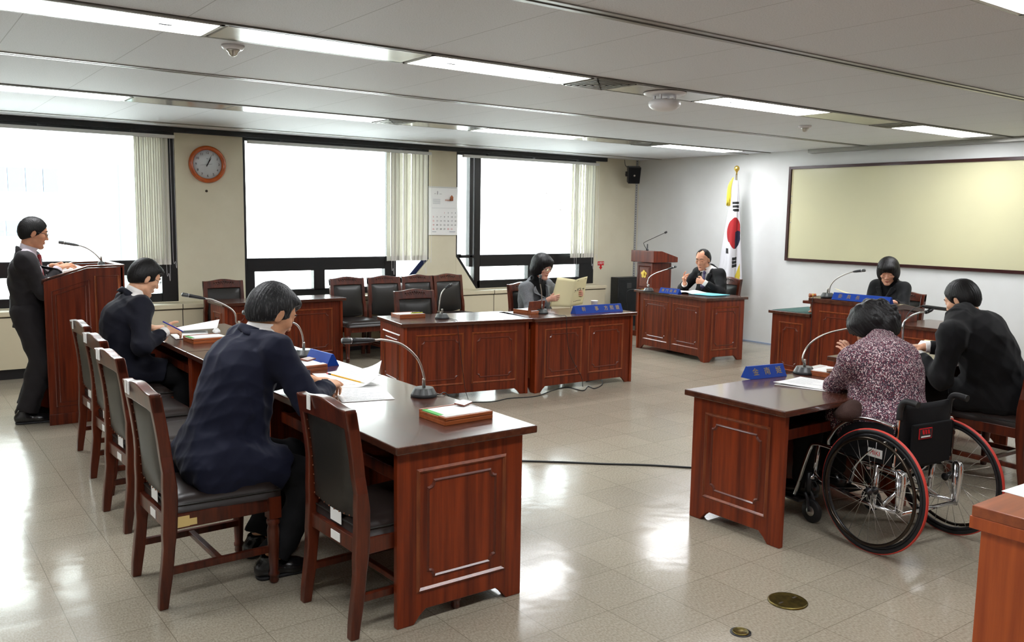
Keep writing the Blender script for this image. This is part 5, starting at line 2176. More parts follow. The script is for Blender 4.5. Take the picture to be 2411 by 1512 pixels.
        for q in (-1, 1):
            lens = [g(.107 - .010 * abs(math.cos(a)) * (1 if math.cos(a) * 1 > 0 else .2), q * .034 + .0245 * math.cos(a) * q, gz + .0165 * math.sin(a)) for a in [2 * PI * k / 20 for k in range(20)]]
            MB().add(lens, [tuple(range(20))]).build('lens', 'glass', go)
    return body


# ---- hair shapes in the head's own frame
def hh(s):
    c, R, k = s.hc, s.hR, s.head_s
    T = lambda *p: c + R @ (np.array(p) * k)
    E = lambda p, r, kk=.02, op='u': ell(T(*p), np.array(r) * k, R, kk * k, op)
    PL = lambda n, p, kk=.008: plane(R @ nrm(n), T(*p), kk)
    return T, E, PL


def hair_short(front=.084, top=.0, side=.0, fringe=0.0):
    def fn(s):
        T, E, PL = hh(s)
        P = [E((-.010, 0, .038), (.108, .083 + side, .098 + top)), E((-.03, 0, .0), (.084, .081 + side, .088), .03)]
        if fringe:
            P += [E((.055, .0, .085), (.052, .066, .034), .02), E((.078, .012, .070), (.024, .05, .022), .015)]
            P += [PL((.9, 0, -.44), (.098, 0, .052), .012)]
        else:
            P += [PL((.857, 0, -.514), (front, 0, .082), .012)]
        P += [PL((.50, 0, -.866), (.022, 0, -.014), .010)]
        for q in (-1, 1):
            P += [E((.006, q * .088, -.008), (.024, .016, .034), .006, 's')]
            if fringe:
                P += [E((.094, q * .07, .035), (.045, .05, .045), .012, 's')]
        return P
    return fn


def hair_receding(s):
    T, E, PL = hh(s)
    P = [E((-.016, 0, .036), (.106, .085, .098)), E((-.03, 0, .0), (.088, .084, .09), .03)]
    P += [PL((.80, 0, -.6), (.040, 0, .07), .01), PL((.42, 0, -.907), (.022, 0, -.022), .01)]
    P += [E((.085, 0, .10), (.085, .055, .06), .012, 's')]
    P += [rc(T(.02, .0, .128), T(.055, -.02, .118), .010, .006, .01)]
    for q in (-1, 1):
        P += [E((.006, q * .088, -.008), (.024, .016, .034), .006, 's')]
    return P


def hair_bob(long=0.0, vol=0.0):
    def fn(s):
        T, E, PL = hh(s)
        P = [E((-.012, 0, .040), (.122 + vol, .100 + vol, .108 + vol)), E((-.035, 0, -.035), (.092 + vol, .104 + vol, .085 + long), .04),
             E((.070, .0, .078), (.045, .074, .036), .02)]
        P += [E((.105, .0, -.045), (.075, .066, .088), .008, 's'), E((.10, 0, .0), (.03, .056, .04), .008, 's')]
        P += [plane(s.hR @ nrm((.35, 0, -1)), T(-.02, 0, -.095 - long), .012)]
        return P
    return fn


def hair_wavy(s):
    T, E, PL = hh(s)
    P = [E((-.016, 0, .038), (.124, .104, .112)), E((-.045, 0, -.03), (.088, .102, .078), .04), E((.062, .0, .075), (.05, .08, .042), .02)]
    rnd = random.Random(4)
    for k in range(46):
        a, b = rnd.uniform(-PI, PI), rnd.uniform(-.6, 1.4)
        p = (-.02 + .118 * math.cos(a) * math.cos(b), .102 * math.sin(a) * math.cos(b), .028 + .108 * math.sin(b))
        P.append(E(p, (rnd.uniform(.016, .03), rnd.uniform(.014, .024), rnd.uniform(.016, .03)), .012))
    P += [E((.105, .0, -.045), (.075, .060, .088), .008, 's'), plane(s.hR @ nrm((.5, 0, -1)), T(-.03, 0, -.088), .012)]
    for q in (-1, 1):
        P += [E((.02, q * .09, -.03), (.02, .02, .03), .006, 's')]
    return P
# ================================================================ the people in the room
def placer(base, rz):
    c, s_ = math.cos(-rz), math.sin(-rz)

    def loc(p):
        x, y, z = p[0] - base[0], p[1] - base[1], p[2]
        return np.array((c * x - s_ * y, s_ * x + c * y, z))

    def dr(d):
        return np.array((c * d[0] - s_ * d[1], s_ * d[0] + c * d[1], d[2]))
    return loc, dr


def cast(label, base, rz, pelvis, neck, head, look, wr, wl, ankR, ankL, hR, hL, seated=True, pers=None, **kw):
    """all positions in the room's own metres; R/L are the person's right and left"""
    loc, dr = placer(base, rz)
    p = dict(pelvis=loc(pelvis), neck=loc(neck), head=loc(head), look=look, wrist={-1: loc(wr), 1: loc(wl)}, ankle={-1: loc(ankR), 1: loc(ankL)}, seated=seated)
    for k, v in (pers or {}).items():
        p[k] = {q: dr(d) for q, d in v.items()} if k in ('pole', 'foot') else v
    s = Person(**p)
    hands = {}
    for q, hd in ((-1, hR), (1, hL)):
        hd = dict(hd)
        hd['d'], hd['n'] = dr(hd['d']), dr(hd['n'])
        hands[q] = hd
    return build_person(s, label, (base[0], base[1], 0), rz, hands=hands, **kw), s


def onw(u, v, y):
    return np.array(ony(u, v, y))


GRIP = (1.05, 1.0, .95, .9)
FIST = (1.25, 1.3, 1.3, 1.3)
FLAT = (.25, .28, .3, .35)
EASY = (.5, .55, .6, .7)

# grey haired man writing, nearest
b, s_ = cast('person in a navy suit with greying hair, writing with a yellow pencil', (1.13, 3.80), .06,
             (1.185, 3.80, .555), (1.385, 3.80, 1.095), (1.437, 3.795, 1.160), (.10, -.50, 0), tuple(onz(770, 908, .815)), tuple(onz(733, 896, .80)),
             (1.36, 3.62, .09), (1.40, 3.90, .09),
             dict(d=(.75, .62, .0), n=(-.15, .25, -.95), curl=GRIP), dict(d=(1, .05, -.05), n=(0, -.1, -1), curl=FLAT),
             pers=dict(bend=.025, bulk=.012, sh_fwd=.02, pole={-1: (-.25, -.8, -.75), 1: (-.3, .9, -.6)}, sh_w=.19, head_s=1.05),
             skin_rgb=(216, 160, 122), skin_nm='tan', h=.004, hc=.006, hair=hair_short(.090, .006, .002, 1.0), hair_m='hair_g', cloth='suit_navy', trouser='trouser', seed=3, fold=.013, cuffs=False,
             hem=.395, extra=lambda s: [rbox(s.P + V3(-.15, -.075, -.02), (.09, .0035, .11), None, .002, .003, 's'), ell(s.P + V3(-.01, -.19, -.06), (.15, .05, .13), None, .04), ell(s.P + V3(-.05, .17, -.06), (.12, .05, .12), None, .04), ell(s.P + V3(-.06, -.08, -.04), (.12, .14, .12), None, .04)], cuff=.02)
# young man
b, s_ = cast('person in a dark suit and white shirt with glasses writing with a blue pen', (1.27, 6.27), .04,
             (1.30, 6.27, .555), (1.405, 6.27, 1.055), (1.48, 6.25, 1.160), (.02, -.46, 0), (1.575, 6.11, .805), (1.555, 6.43, .79),
             (1.62, 6.17, .09), (1.62, 6.38, .09),
             dict(d=(1, .22, .02), n=(.05, .55, -.8), curl=(.75, .85, .95, 1.0), thumb=(.9, -.5)), dict(d=(.9, -.45, .1), n=(-.1, .3, -1), curl=FIST),
             pers=dict(bend=.025, head_s=.96, sh_fwd=.02, pole={-1: (-.4, -.6, -.9), 1: (-.3, .8, -.7)}),
             skin_rgb=(224, 172, 138), skin_nm='light', hair=hair_short(.094, .010, .006, 1.0), cloth='suit_ink', glasses='black_pl', seed=5, fold=.010, hc=.007, cuff=.05, vneck=.26)
# standing man at the lectern
b, s_ = cast('person standing in a charcoal suit with red tie and glasses, reading at the tall lectern', (.915, 7.49), -.22,
             (.925, 7.49, .865), (.940, 7.49, 1.305), (.985, 7.475, 1.435), (.14, -.22, 0), (1.13, 7.385, 1.175), (1.12, 7.60, 1.175),
             (.865, 7.37, .09), (.895, 7.60, .09),
             dict(d=(.92, .15, .28), n=(0, .3, -.9), curl=EASY), dict(d=(.9, -.3, .3), n=(0, -.3, -.9), curl=GRIP), seated=False,
             pers=dict(sc=.95, head_s=.92, bend=.010, bulk=-.006, pole={-1: (-.6, -.5, -.8), 1: (-.6, .5, -.8)}, foot={-1: (1, -.12, 0), 1: (1, .1, 0)}),
             skin_rgb=(206, 146, 112), skin_nm='ruddy', hair=hair_short(.092, .004, .0, 0), cloth='suit_dark', tie='tie_r', shirt='shirt_v', trouser='suit_dark', glasses='black_pl', seed=8, fold=.010, hc=.007, vneck=.33)
# woman reading a booklet
b, s_ = cast('person in a grey tweed jacket and glasses holding up an open cream booklet', (5.68, 7.30), -PI / 2 + .24,
             (5.67, 7.31, .55), (5.64, 7.235, .955), (5.66, 7.165, 1.095), (-.14, -.22, 0), (5.625, 7.00, .775), (6.075, 7.03, .80),
             (5.60, 6.85, .09), (5.80, 6.85, .09),
             dict(d=(.50, -.62, .14), n=(.75, .55, -.1), curl=(.55, .6, .65, .7)), dict(d=(-.25, -.75, .25), n=(-.9, .3, 0), curl=(.9, .95, 1.0, 1.0)),
             pers=dict(sc=.92, fem=1.0, bend=.03, sh_w=.185, pole={-1: (-.9, .2, -.8), 1: (.9, .3, -.7)}),
             skin_rgb=(226, 170, 146), skin_nm='rosy', hair=hair_bob(.0, .006), outfit='coat', cloth='grey_tweed', shirt='knit', glasses='metal', seed=11, fold=.007, hc=.007, vneck=.30, vw=.40)
# gesturing man beside the flag
hr, hl = onx(1612, 668, 8.08), onx(1656, 664, 8.06)
b, s_ = cast('person in a black suit with a bald forehead gesturing with raised hand beside the flag', (8.40, 7.22), PI - .05,
             (8.40, 7.22, .555), (8.33, 7.215, 1.03), onx(1655, 612, 8.265), (.30, -.26, 0), hr, hl,
             (8.02, 7.35, .09), (8.02, 7.1, .09),
             dict(d=(-.25, .15, .95), n=(.5, -.85, 0), curl=(.45, 1.3, 1.35, 1.4)), dict(d=(-.35, .9, .12), n=(.9, .3, -.2), curl=FIST),
             pers=dict(bend=.035, bulk=.008, pole={-1: (.1, .8, -.7), 1: (.3, -.7, -.8)}),
             skin_rgb=(220, 160, 128), skin_nm='warm', hair=hair_receding, cloth='suit_black', tie='tie_p', seed=13, fold=.007, hc=.008, vneck=.28, vw=.27, cuff=.045)
# chairwoman
hl = onx(2104, 712, 7.95)
b, s_ = cast('person dressed in black with a black bob, reading before the writing board', (8.32, 4.82), PI + .05,
             (8.33, 4.82, .555), (8.28, 4.80, 1.03), onx(2091, 640, 8.19), (.40, -.40, 0), (8.0, 4.90, .865), (hl.x, hl.y, hl.z),
             (7.95, 4.95, .09), (7.95, 4.7, .09),
             dict(d=(-.9, .1, 0), n=(0, 0, -1), curl=EASY), dict(d=(-.75, .55, .05), n=(0, .3, -1), curl=(.5, .5, .5, .55)),
             pers=dict(sc=.89, fem=1.0, bend=.02, sh_w=.165, pole={-1: (.3, .25, -1), 1: (.3, -.25, -1)}),
             skin_rgb=(222, 166, 138), skin_nm='rosy2', hair=hair_bob(.02, .004), outfit='coat', cloth='suit_black', shirt='knit', seed=17, fold=.007, hc=.008, vneck=.20)
# woman in the wheelchair
b, s_ = cast('person in a red-black tweed jacket seated in the wheelchair, head bowed over the desk', (4.22, 2.40), PI / 2 + .06,
             (4.22, 2.40, .585), (4.24, 2.54, .985), onw(2058, 772, 2.64), (.45, -.72, .0), (4.60, 2.78, .775), onw(2000, 850, 2.74),
             (4.37, 2.80, .192), (4.10, 2.80, .192),
             dict(d=(-.2, .9, 0), n=(0, 0, -1), curl=EASY), dict(d=(-.10, .25, .95), n=(.3, .9, 0), curl=(.7, .75, .8, .9)),
             pers=dict(sc=.94, fem=1.0, bend=.06, bulk=.018, sh_w=.20, sh_fwd=.015, lat_lean=-.12, pole={1: (-.9, -.1, -.75), -1: (.8, -.4, -.8)}),
             skin_rgb=(220, 166, 138), skin_nm='rosy3', hair=hair_wavy, hair_m='hair_w', outfit='tunic', cloth='tweed', shirt='knit', seed=19, fold=.010, h=.0045, hc=.006, cuff=.03, hem=.475,
             extra=lambda s: [ell(s.P + V3(-.02, 0, .02), (.165, .215, .13), None, .05), ell(s.P + V3(.12, 0, -.02), (.14, .19, .10), None, .05)])
# dark suited man at the right edge
b, s_ = cast('person in a black suit seen from behind, leaning on the desk beyond the wheelchair', (5.74, 2.54), PI / 2 + .22,
             (5.74, 2.52, .555), (5.50, 2.735, 1.045), onw(2266, 708, 2.80), (-.22, -.42, 0), (5.75, 3.05, .775), (5.40, 2.91, .775),
             (5.75, 2.95, .09), (5.50, 2.92, .09),
             dict(d=(-.5, .8, 0), n=(0, 0, -1), curl=EASY), dict(d=(-.8, .5, 0), n=(0, 0, -1), curl=EASY),
             pers=dict(bend=.06, bulk=.02, sh_w=.20, sh_fwd=.02, sc=1.04, pole={-1: (.9, -.3, -.6), 1: (-.3, -.6, -1)}),
             skin_rgb=(222, 168, 136), skin_nm='light2', hair=hair_short(.088, .008, .004, 0), outfit='tunic', cloth='suit_black', trouser='trouser', seed=23, fold=.012, h=.0045, hc=.006, cuff=.03,
             hem=.44, extra=lambda s: [ell(s.P + V3(-.03, 0, -.05), (.17, .21, .13), None, .05)])
# ================================================================ things on the desks and floor
LT, MTZ, RT = .74, .70, .705


def mic(label, base, z, pts, hl, group='gooseneck desk microphones', base_r=.062, head='black_pl', neck='metal', lead=None, base_m='mic_base'):
    """pts: gooseneck from the base top to the tip; hl handle length at the end"""
    e = empty('desk_microphone', label, 'microphone', (base[0], base[1], z), 0, group)
    P = Vector(e.location)
    MB().lathe([(base_r, 0), (base_r + .001, .004), (base_r - .001, .016), (base_r * .78, .040), (base_r * .74, .044), (0, .045)], n=40, smooth=False).build('base', base_m, e)
    MB().lathe([(base_r + .0015, .001), (base_r + .0022, .004), (base_r + .0022, .010), (base_r + .001, .012)], n=40, caps=False).build('rubber_foot', 'rubber', e)
    MB().lathe([(.0085, .04), (.0085, .085), (.007, .088)], n=12).build('socket', 'metal', e)
    cur = bez([(0, 0, .06)] + [Vector(p) - P for p in pts], 8)
    # split the handle off
    L = 0
    k = len(cur) - 1
    while k > 1 and L < hl:
        L += (cur[k] - cur[k - 1]).length
        k -= 1
    MB().tube(cur[:k + 2], .0058, 8).build('gooseneck', neck, e)
    d = (cur[-1] - cur[k]).normalized()
    n_ = hl
    MB().lathe([(.0065, -.004), (.009, .008), (.0115, .03), (.0125, n_ * .55), (.0135, n_ * .72)], cur[k], 16, d).build('handle', head, e)
    MB().lathe([(.0138, n_ * .72), (.0138, n_ * .745)], cur[k], 16, d).build('band', 'chrome', e)
    MB().lathe([(.0135, n_ * .745), (.0142, n_ * .80), (.0142, n_ * .97), (.012, n_), (.0, n_ + .001)], cur[k], 16, d).build('mic_head', 'mic_base' if head == 'black_pl' else head, e)
    if lead:
        MB().tube(bez([(base_r * .9, 0, .006)] + [Vector(p) - P for p in lead], 6), .0028, 6).build('lead', 'cable', e)
    return e


def Y(pts, y):
    return [ony(u, v, y) for u, v in pts]


def X(pts, x):
    return [onx(u, v, x) for u, v in pts]


mic('large grey microphone nearest the photographer, at the end of the left desks', (2.118, 3.59), LT, Y([(998, 885), (983, 845), (948, 813), (905, 801), (880, 801), (803, 803)], 3.59), .16, lead=[(2.19, 3.56, LT + .006), (2.235, 3.58, LT + .006), (2.262, 3.58, LT - .06), (2.24, 3.57, .4)])
mic('microphone behind the grey haired man, beside the blue name plate', (2.105, 5.02), LT, Y([(712, 790), (702, 768), (684, 758), (640, 746), (569, 735)], 5.02), .16)
mic('microphone at the far end of the left row, before the young man', (2.125, 6.25), LT, Y([(556, 760), (553, 738), (535, 722), (500, 706), (482, 703), (427, 693)], 6.25), .16)
mic('microphone on the middle desk before the empty chair', (4.08, 6.60), MTZ, Y([(1034, 735), (1035, 715), (1040, 690), (1052, 676), (1065, 669)], 6.60), .08, lead=[(4.10, 6.42, MTZ + .006), (4.085, 6.355, MTZ + .003), (4.08, 6.335, .62), (4.11, 6.332, .4), (4.15, 6.325, .12), (4.17, 6.30, .006)])
mic('microphone on the middle desk before the reading woman', (5.14, 6.50), MTZ, Y([(1276, 722), (1275, 690), (1272, 668), (1273, 645)], 6.50), .085, lead=[(5.16, 6.25, MTZ + .006), (5.165, 6.165, MTZ + .003), (5.17, 6.16, .6), (5.22, 6.165, .35), (5.36, 6.155, .12), (5.38, 6.15, .02)])
mic('microphone on the desk of the gesturing man', (7.60, 7.52), LT, X([(1524, 672), (1528, 655), (1541, 645), (1562, 637), (1594, 627)], 7.60), .13, neck='chrome', lead=[(7.62, 7.62, LT + .006), (7.60, 7.80, LT + .004), (7.58, 7.88, LT - .05), (7.60, 7.86, .45)])
mic("microphone on the chairperson's raised desk", (7.37, 4.90), .895, X([(1952, 690), (1956, 672), (1972, 655), (2005, 641), (2041, 636)], 7.37), .12, lead=[(7.34, 5.0, .90), (7.265, 4.99, .87), (7.255, 4.98, .6), (7.25, 4.99, .2), (7.22, 5.0, .005)])
mic('microphone before the wheelchair, beside the blue name plate', (4.47, 3.10), RT, Y([(1890, 842), (1905, 812), (1940, 788), (1985, 776), (2035, 770)], 3.10), .15, lead=[(4.40, 3.16, RT + .005), (4.37, 3.165, RT + .003), (4.36, 3.168, .5)])
e = mic('microphone with a chrome arm before the dark suited man', (5.88, 3.28), MTZ, Y([(2126, 765), (2139, 748), (2163, 737), (2182, 735)], 3.28), .02, neck='chrome')
P = Vector(e.location)
a, b = ony(2170, 721, 3.28) - P, ony(2232, 729, 3.28) - P
d = (b - a).normalized()
MB().lathe([(.004, 0), (.010, .02), (.012, .05), (.0135, .06), (.0135, (b - a).length * .95), (.012, (b - a).length), (0, (b - a).length)], a, 16, d).build('mic_body', 'black_pl', e)
MB().tube([ony(2182, 735, 3.28) - P, ony(2192, 730, 3.28) - P, ony(2196, 725, 3.28) - P], .014, 8).build('clip', 'black_pl', e)
MB().tube(bez([a, ony(2150, 728, 3.28) - P, ony(2135, 745, 3.28) - P, ony(2128, 775, 3.28) - P, (0.01, 0, .05)], 5), .003, 6).build('lead', 'cable', e)
mic('thin microphone on the lectern of the standing man', (1.46, 7.52), 1.166, Y([(240, 616), (226, 600), (205, 585), (180, 577), (134, 569)], 7.52), .14, base_r=.03, head='mic_base')
e = empty('desk_microphone', 'slim black microphone on the dark corner lectern', 'microphone', (8.56, 8.52, 1.19), 0, 'gooseneck desk microphones')
P = Vector(e.location)
c = bez([(0, 0, .0)] + [p - P for p in Y([(1516, 575), (1519, 570), (1540, 560), (1566, 548)], 8.52)], 6)
MB().lathe([(.018, 0), (.018, .012), (.009, .02), (.007, .09)], n=12).build('base', 'black_pl', e)
MB().tube(c, .004, 6).build('gooseneck', 'black_pl', e)
MB().lathe([(.008, -.01), (.014, .0), (.014, .03), (.0, .035)], c[-1], 12, (c[-1] - c[-3]).normalized()).build('mic_head', 'black_pl', e)


def nameplate(label, a, b, z, dep, hgt, items, side, size, end=True):
    """triangular prism from a to b; side=+1/-1 chooses the lettered face"""
    a, b = Vector((*a, z)), Vector((*b, z))
    d = (b - a).normalized()
    n = Vector((d.y, -d.x, 0)) * side      # towards the reader
    e = empty('name_plate', label, 'name plate', a, 0, 'blue triangular name plates')
    L = (b - a).length
    MB().prism([(-dep / 2, 0), (dep / 2, 0), (.006, hgt), (-.006, hgt)], lambda u, v, t: n * u + Vector((0, 0, v)) + d * t, 0, L).build('prism', 'blue', e, bevel=.001)
    up = Vector((0, 0, hgt)) + n * (.006 - dep / 2)
    up.normalize()
    ex = d if d.cross(up).dot(n) > 0 else -d
    o = d * (L / 2) + n * (dep / 2 + .006) * .5 + Vector((0, 0, hgt / 2)) + ex.cross(up) * .0012
    if items:
        text_on('lettering', items, 'gold', e, o, ex, up)
    return e


nameplate('blue name plate with three gold characters before the wheelchair', (4.035, 3.185), (4.315, 3.145), RT, .085, .070, [('金', -.09, 0, .048), ('南', 0, 0, .048), ('姬', .09, 0, .048)], 1, .05)
nameplate('blue name plate on the left desks beside the open printed pages', (2.085, 4.86), (2.105, 4.60), LT, .085, .070, [], 1, .05)
nameplate('long blue name plate before the reading woman', (5.40, 6.34), (6.00, 6.32), MTZ, .085, .075, [('幹', -.19, 0, .05), ('事', -.03, 0, .05), ('方', .09, 0, .05), ('熙', .165, 0, .05), ('媛', .24, 0, .05)], 1, .05)
nameplate('blue name plate on the desk of the gesturing man', (7.625, 7.34), (7.655, 7.06), LT, .08, .062, [('專', -.09, 0, .042), ('門', -.03, 0, .042), ('委', .03, 0, .042), ('員', .09, 0, .042)], 1, .05)
nameplate("long blue name plate on the chairperson's raised desk", (7.325, 4.80), (7.325, 4.22), .889, .08, .065, [('委', -.21, 0, .045), ('員', -.12, 0, .045), ('長', -.03, 0, .045)], 1, .05)
nameplate('blue name plate half hidden behind the tweed shoulder', (5.46, 3.36), (5.74, 3.36), MTZ, .085, .070, [], 1, .05)


def sheet(name, q, m, parent, f=lambda u, v: 0, n=12, th=.0012, lines=None, lm='ink_g', close=True):
    """curved leaf through corners q (00,10,11,01); f(u,v) lifts it; lines=(count, u0, u1, v0, v1, width)"""
    q = [Vector(p) for p in q]

    def S(u, v, up=0.0):
        p = (q[0] * (1 - u) + q[1] * u) * (1 - v) + (q[3] * (1 - u) + q[2] * u) * v
        return p + Vector((0, 0, f(u, v) + up))
    vs = [S(i / n, j / n) for j in range(n + 1) for i in range(n + 1)]
    fs = [(j * (n + 1) + i, j * (n + 1) + i + 1, (j + 1) * (n + 1) + i + 1, (j + 1) * (n + 1) + i) for j in range(n) for i in range(n)]
    o = MB().add(vs, fs, True).build(name, m, parent)
    sd = o.modifiers.new('thick', 'SOLIDIFY')
    sd.thickness = th
    sd.offset = -1 if (vs[1] - vs[0]).cross(vs[n + 1] - vs[0]).z > 0 else 1
    if lines:
        mb = MB()
        rnd = random.Random(len(vs) + int(q[0].x * 100))
        for (cnt, u0, u1, v0, v1, w, jit) in lines:
            for k in range(cnt):
                v = v0 + (v1 - v0) * k / max(1, cnt - 1)
                ue = u1 - (rnd.random() * jit)
                for s_ in range(6):
                    a, b = u0 + (ue - u0) * s_ / 6, u0 + (ue - u0) * (s_ + .9) / 6
                    mb.add([S(a, v, .0006), S(b, v, .0006), S(b, v + w, .0006), S(a, v + w, .0006)], [(0, 1, 2, 3)])
        mb.build('text', lm, o)
    return o


def doc(label, loc, cat='document', group='documents lying on the desks'):
    return empty('document', label, cat, loc, 0, group)


def rel(P, *pts):
    P = Vector(P)
    return [Vector(p) - P for p in pts]


z = LT + .0015
P = (1.95, 3.95, LT)
e = doc('open printed pages under the pencil of the grey haired man', P)
sheet('page', rel(P, (1.72, 3.66, z), (1.965, 3.60, z), (2.07, 3.94, z), (1.83, 4.02, z)), 'paper', e, lambda u, v: .0006, lines=[(14, .1, .9, .08, .8, .012, .5)])
sheet('curled_page', rel(P, (1.80, 4.00, z + .002), (2.03, 3.90, z + .002), (2.22, 4.22, z + .002), (1.99, 4.42, z + .002)), 'paper', e, lambda u, v: .055 * max(0, (u - .55) / .45) ** 2 + .02 * u * v + .012 * math.sin(u * PI) * v, lines=[(16, .12, .9, .3, .9, .010, .5), (1, .14, .55, .14, .14, .016, 0)])
sheet('curled_page', rel(P, (1.83, 4.02, z + .001), (2.07, 3.94, z + .001), (2.02, 4.36, z + .001), (1.90, 4.42, z + .001)), 'paper', e, lambda u, v: .002)
m_ = MB()
P = (1.80, 5.25, LT)
e = doc('white folder with a curling edge between the two men at the left desks', P)
sheet('page', rel(P, (1.66, 5.42, z), (1.60, 5.06, z), (2.00, 5.00, z), (2.08, 5.44, z)), 'paper_c', e, lambda u, v: .025 * (1 - v) ** 2)
sheet('page', rel(P, (1.70, 5.40, z + .003), (1.64, 5.08, z + .003), (2.02, 5.00, z + .003), (2.10, 5.42, z + .003)), 'paper', e, lambda u, v: .022 * (1 - v) ** 2)
P = (1.85, 6.35, LT)
e = doc('open white booklet under the hand of the young man', P)
sheet('page', rel(P, (1.64, 6.12, z), (1.88, 6.18, z), (1.96, 6.46, z), (1.70, 6.60, z)), 'paper', e, lambda u, v: .004)
sheet('curled_page', rel(P, (1.70, 6.60, z), (1.70, 6.40, z + .01), (1.98, 6.30, z + .006), (2.10, 6.62, z + .05)), 'paper', e, lambda u, v: .012 + .02 * u * v)
P = (4.18, 2.86, RT)
e = doc('loose printed sheets on the desk by the elbow of the tweed jacket', P)
z = RT + .0015
sheet('page', rel(P, (4.02, 2.975, z), (4.09, 2.70, z), (4.36, 2.76, z), (4.30, 3.02, z)), 'paper', e, lambda u, v: .0005)
sheet('page', rel(P, (4.015, 2.98, z + .002), (4.12, 2.70, z + .002), (4.37, 2.80, z + .002), (4.35, 3.04, z + .002)), 'paper', e, lambda u, v: .012 * (1 - v) ** 2 * (1 - u), lines=[(9, .12, .9, .25, .9, .012, .4)])
P = (6.1, 3.25, MTZ)
z = MTZ + .0015
e = doc('white papers under the arm of the dark suited man', P)
sheet('page', rel(P, onz(2153, 822, z), onz(2215, 824, z), onz(2228, 806, z), onz(2168, 802, z)), 'paper', e, lambda u, v: .001, lines=[(6, .1, .5, .2, .8, .02, .3)])
sheet('page', rel(P, onz(2150, 818, z - .0008), onz(2212, 822, z - .0008), onz(2232, 806, z - .0008), onz(2178, 800, z - .0008)), 'paper_c', e, lambda u, v: .0)
P = (3.0, 1.24, .735)
e = doc('white sheet on the orange-brown table at the bottom right', P)
sheet('page', rel(P, onz(2358, 1156, .7362), onz(2450, 1182, .7362), onz(2500, 1140, .7362), onz(2411, 1139, .7362)), 'paper', e, lambda u, v: .0, lines=[(2, .3, .8, .5, .6, .02, .2)])
P = (7.9, 7.1, LT)
z = LT + .0015
e = doc('open documents with a cyan page on the desk beside the flag', P)
sheet('cover', rel(P, (7.72, 6.98, z), (7.76, 6.66, z), (8.05, 6.64, z), (8.03, 6.98, z)), 'cyan', e, lambda u, v: .012, th=.008)
sheet('page', rel(P, (7.70, 7.16, z), (7.72, 6.90, z + .010), (8.02, 6.94, z + .012), (8.04, 7.36, z)), 'paper', e, lambda u, v: .022 * math.sin(u * PI) ** 2)
sheet('page', rel(P, (7.80, 7.44, z), (7.78, 7.10, z), (8.04, 7.10, z), (8.08, 7.50, z)), 'paper', e, lambda u, v: .004)
P = (7.6, 4.7, .88)
e = doc('white pages lifting behind the long blue name plate', P)
sheet('page', rel(P, (7.45, 4.86, .905), (7.45, 4.58, .900), (7.72, 4.50, .875), (7.72, 4.86, .88)), 'paper', e, lambda u, v: .045 * (1 - u) * (1 - v) + .01)
sheet('curled_page', rel(P, (7.50, 4.92, .95), (7.50, 4.62, .905), (7.70, 4.52, .885), (7.70, 4.86, .89)), 'paper_c', e, lambda u, v: .03 * (1 - u) ** 2)
P = (1.15, 7.48, 1.12)
e = doc('white sheet on the slope of the tall lectern', P)
sheet('page', rel(P, (1.015, 7.30, 1.0935), (1.015, 7.62, 1.0935), (1.28, 7.62, 1.1775), (1.28, 7.30, 1.1775)), 'paper', e, lambda u, v: .0)

# booklet held up by the reading woman
tl, tm, tr_ = ony(1312, 653, 7.00), ony(1356, 659, 6.88), ony(1383, 651, 7.04)
bl, bm, br = ony(1294, 722, 6.98), ony(1342, 723, 6.86), ony(1371, 716, 7.02)
e = empty('booklet', 'open cream booklet held up by the woman in grey tweed', 'booklet', (5.83, 6.9, .70))
P = e.location


def upright(nm, a, b, c, d, bow, m, th=.004):
    a, b, c, d = [Vector(q) - P for q in (a, b, c, d)]
    n = 10
    nn = (b - a).cross(d - a).normalized()
    vs = []
    for j in range(n + 1):
        for i in range(n + 1):
            u, v = i / n, j / n
            vs.append((a * (1 - u) + b * u) * (1 - v) + (d * (1 - u) + c * u) * v + nn * bow * math.sin(u * PI))
    fs = [(j * (n + 1) + i, j * (n + 1) + i + 1, (j + 1) * (n + 1) + i + 1, (j + 1) * (n + 1) + i) for j in range(n) for i in range(n)]
    o = MB().add(vs, fs, True).build(nm, m, e)
    sd = o.modifiers.new('thick', 'SOLIDIFY')
    sd.thickness = th
    sd.offset = 0
    return o, a, b, c, d, nn


upright('back_cover', bl, bm, tm, tl, .012, 'paper_c')
o, a, b, c, d, nn = upright('front_cover', bm, br, tr_, tm, -.006, 'paper_c')
fc = nn if nn.y < 0 else -nn
m_ = MB()
for (u0, u1, v, w) in ((.15, .32, .93, .012), (.80, .95, .93, .012), (.30, .62, .615, .018), (.12, .24, .56, .034), (.32, .46, .56, .034), (.55, .66, .56, .034), (.76, .90, .56, .034), (.05, .92, .525, .006), (.2, .26, .16, .022), (.3, .8, .165, .014)):
    def S(u, v):
        return (a * (1 - u) + b * u) * (1 - v) + (d * (1 - u) + c * u) * v + nn * -.006 * math.sin(u * PI) + fc * .003
    m_.add([S(u0, v), S(u1, v), S(u1, v + w), S(u0, v + w)], [(0, 1, 2, 3)])
m_.build('title_text', 'ink', o)
upright('page', bl + Vector((.004, .006, .004)), bm + Vector((0, .008, .004)), tm + Vector((0, .008, -.004)), tl + Vector((.004, .006, -.004)), .010, 'paper', .006)


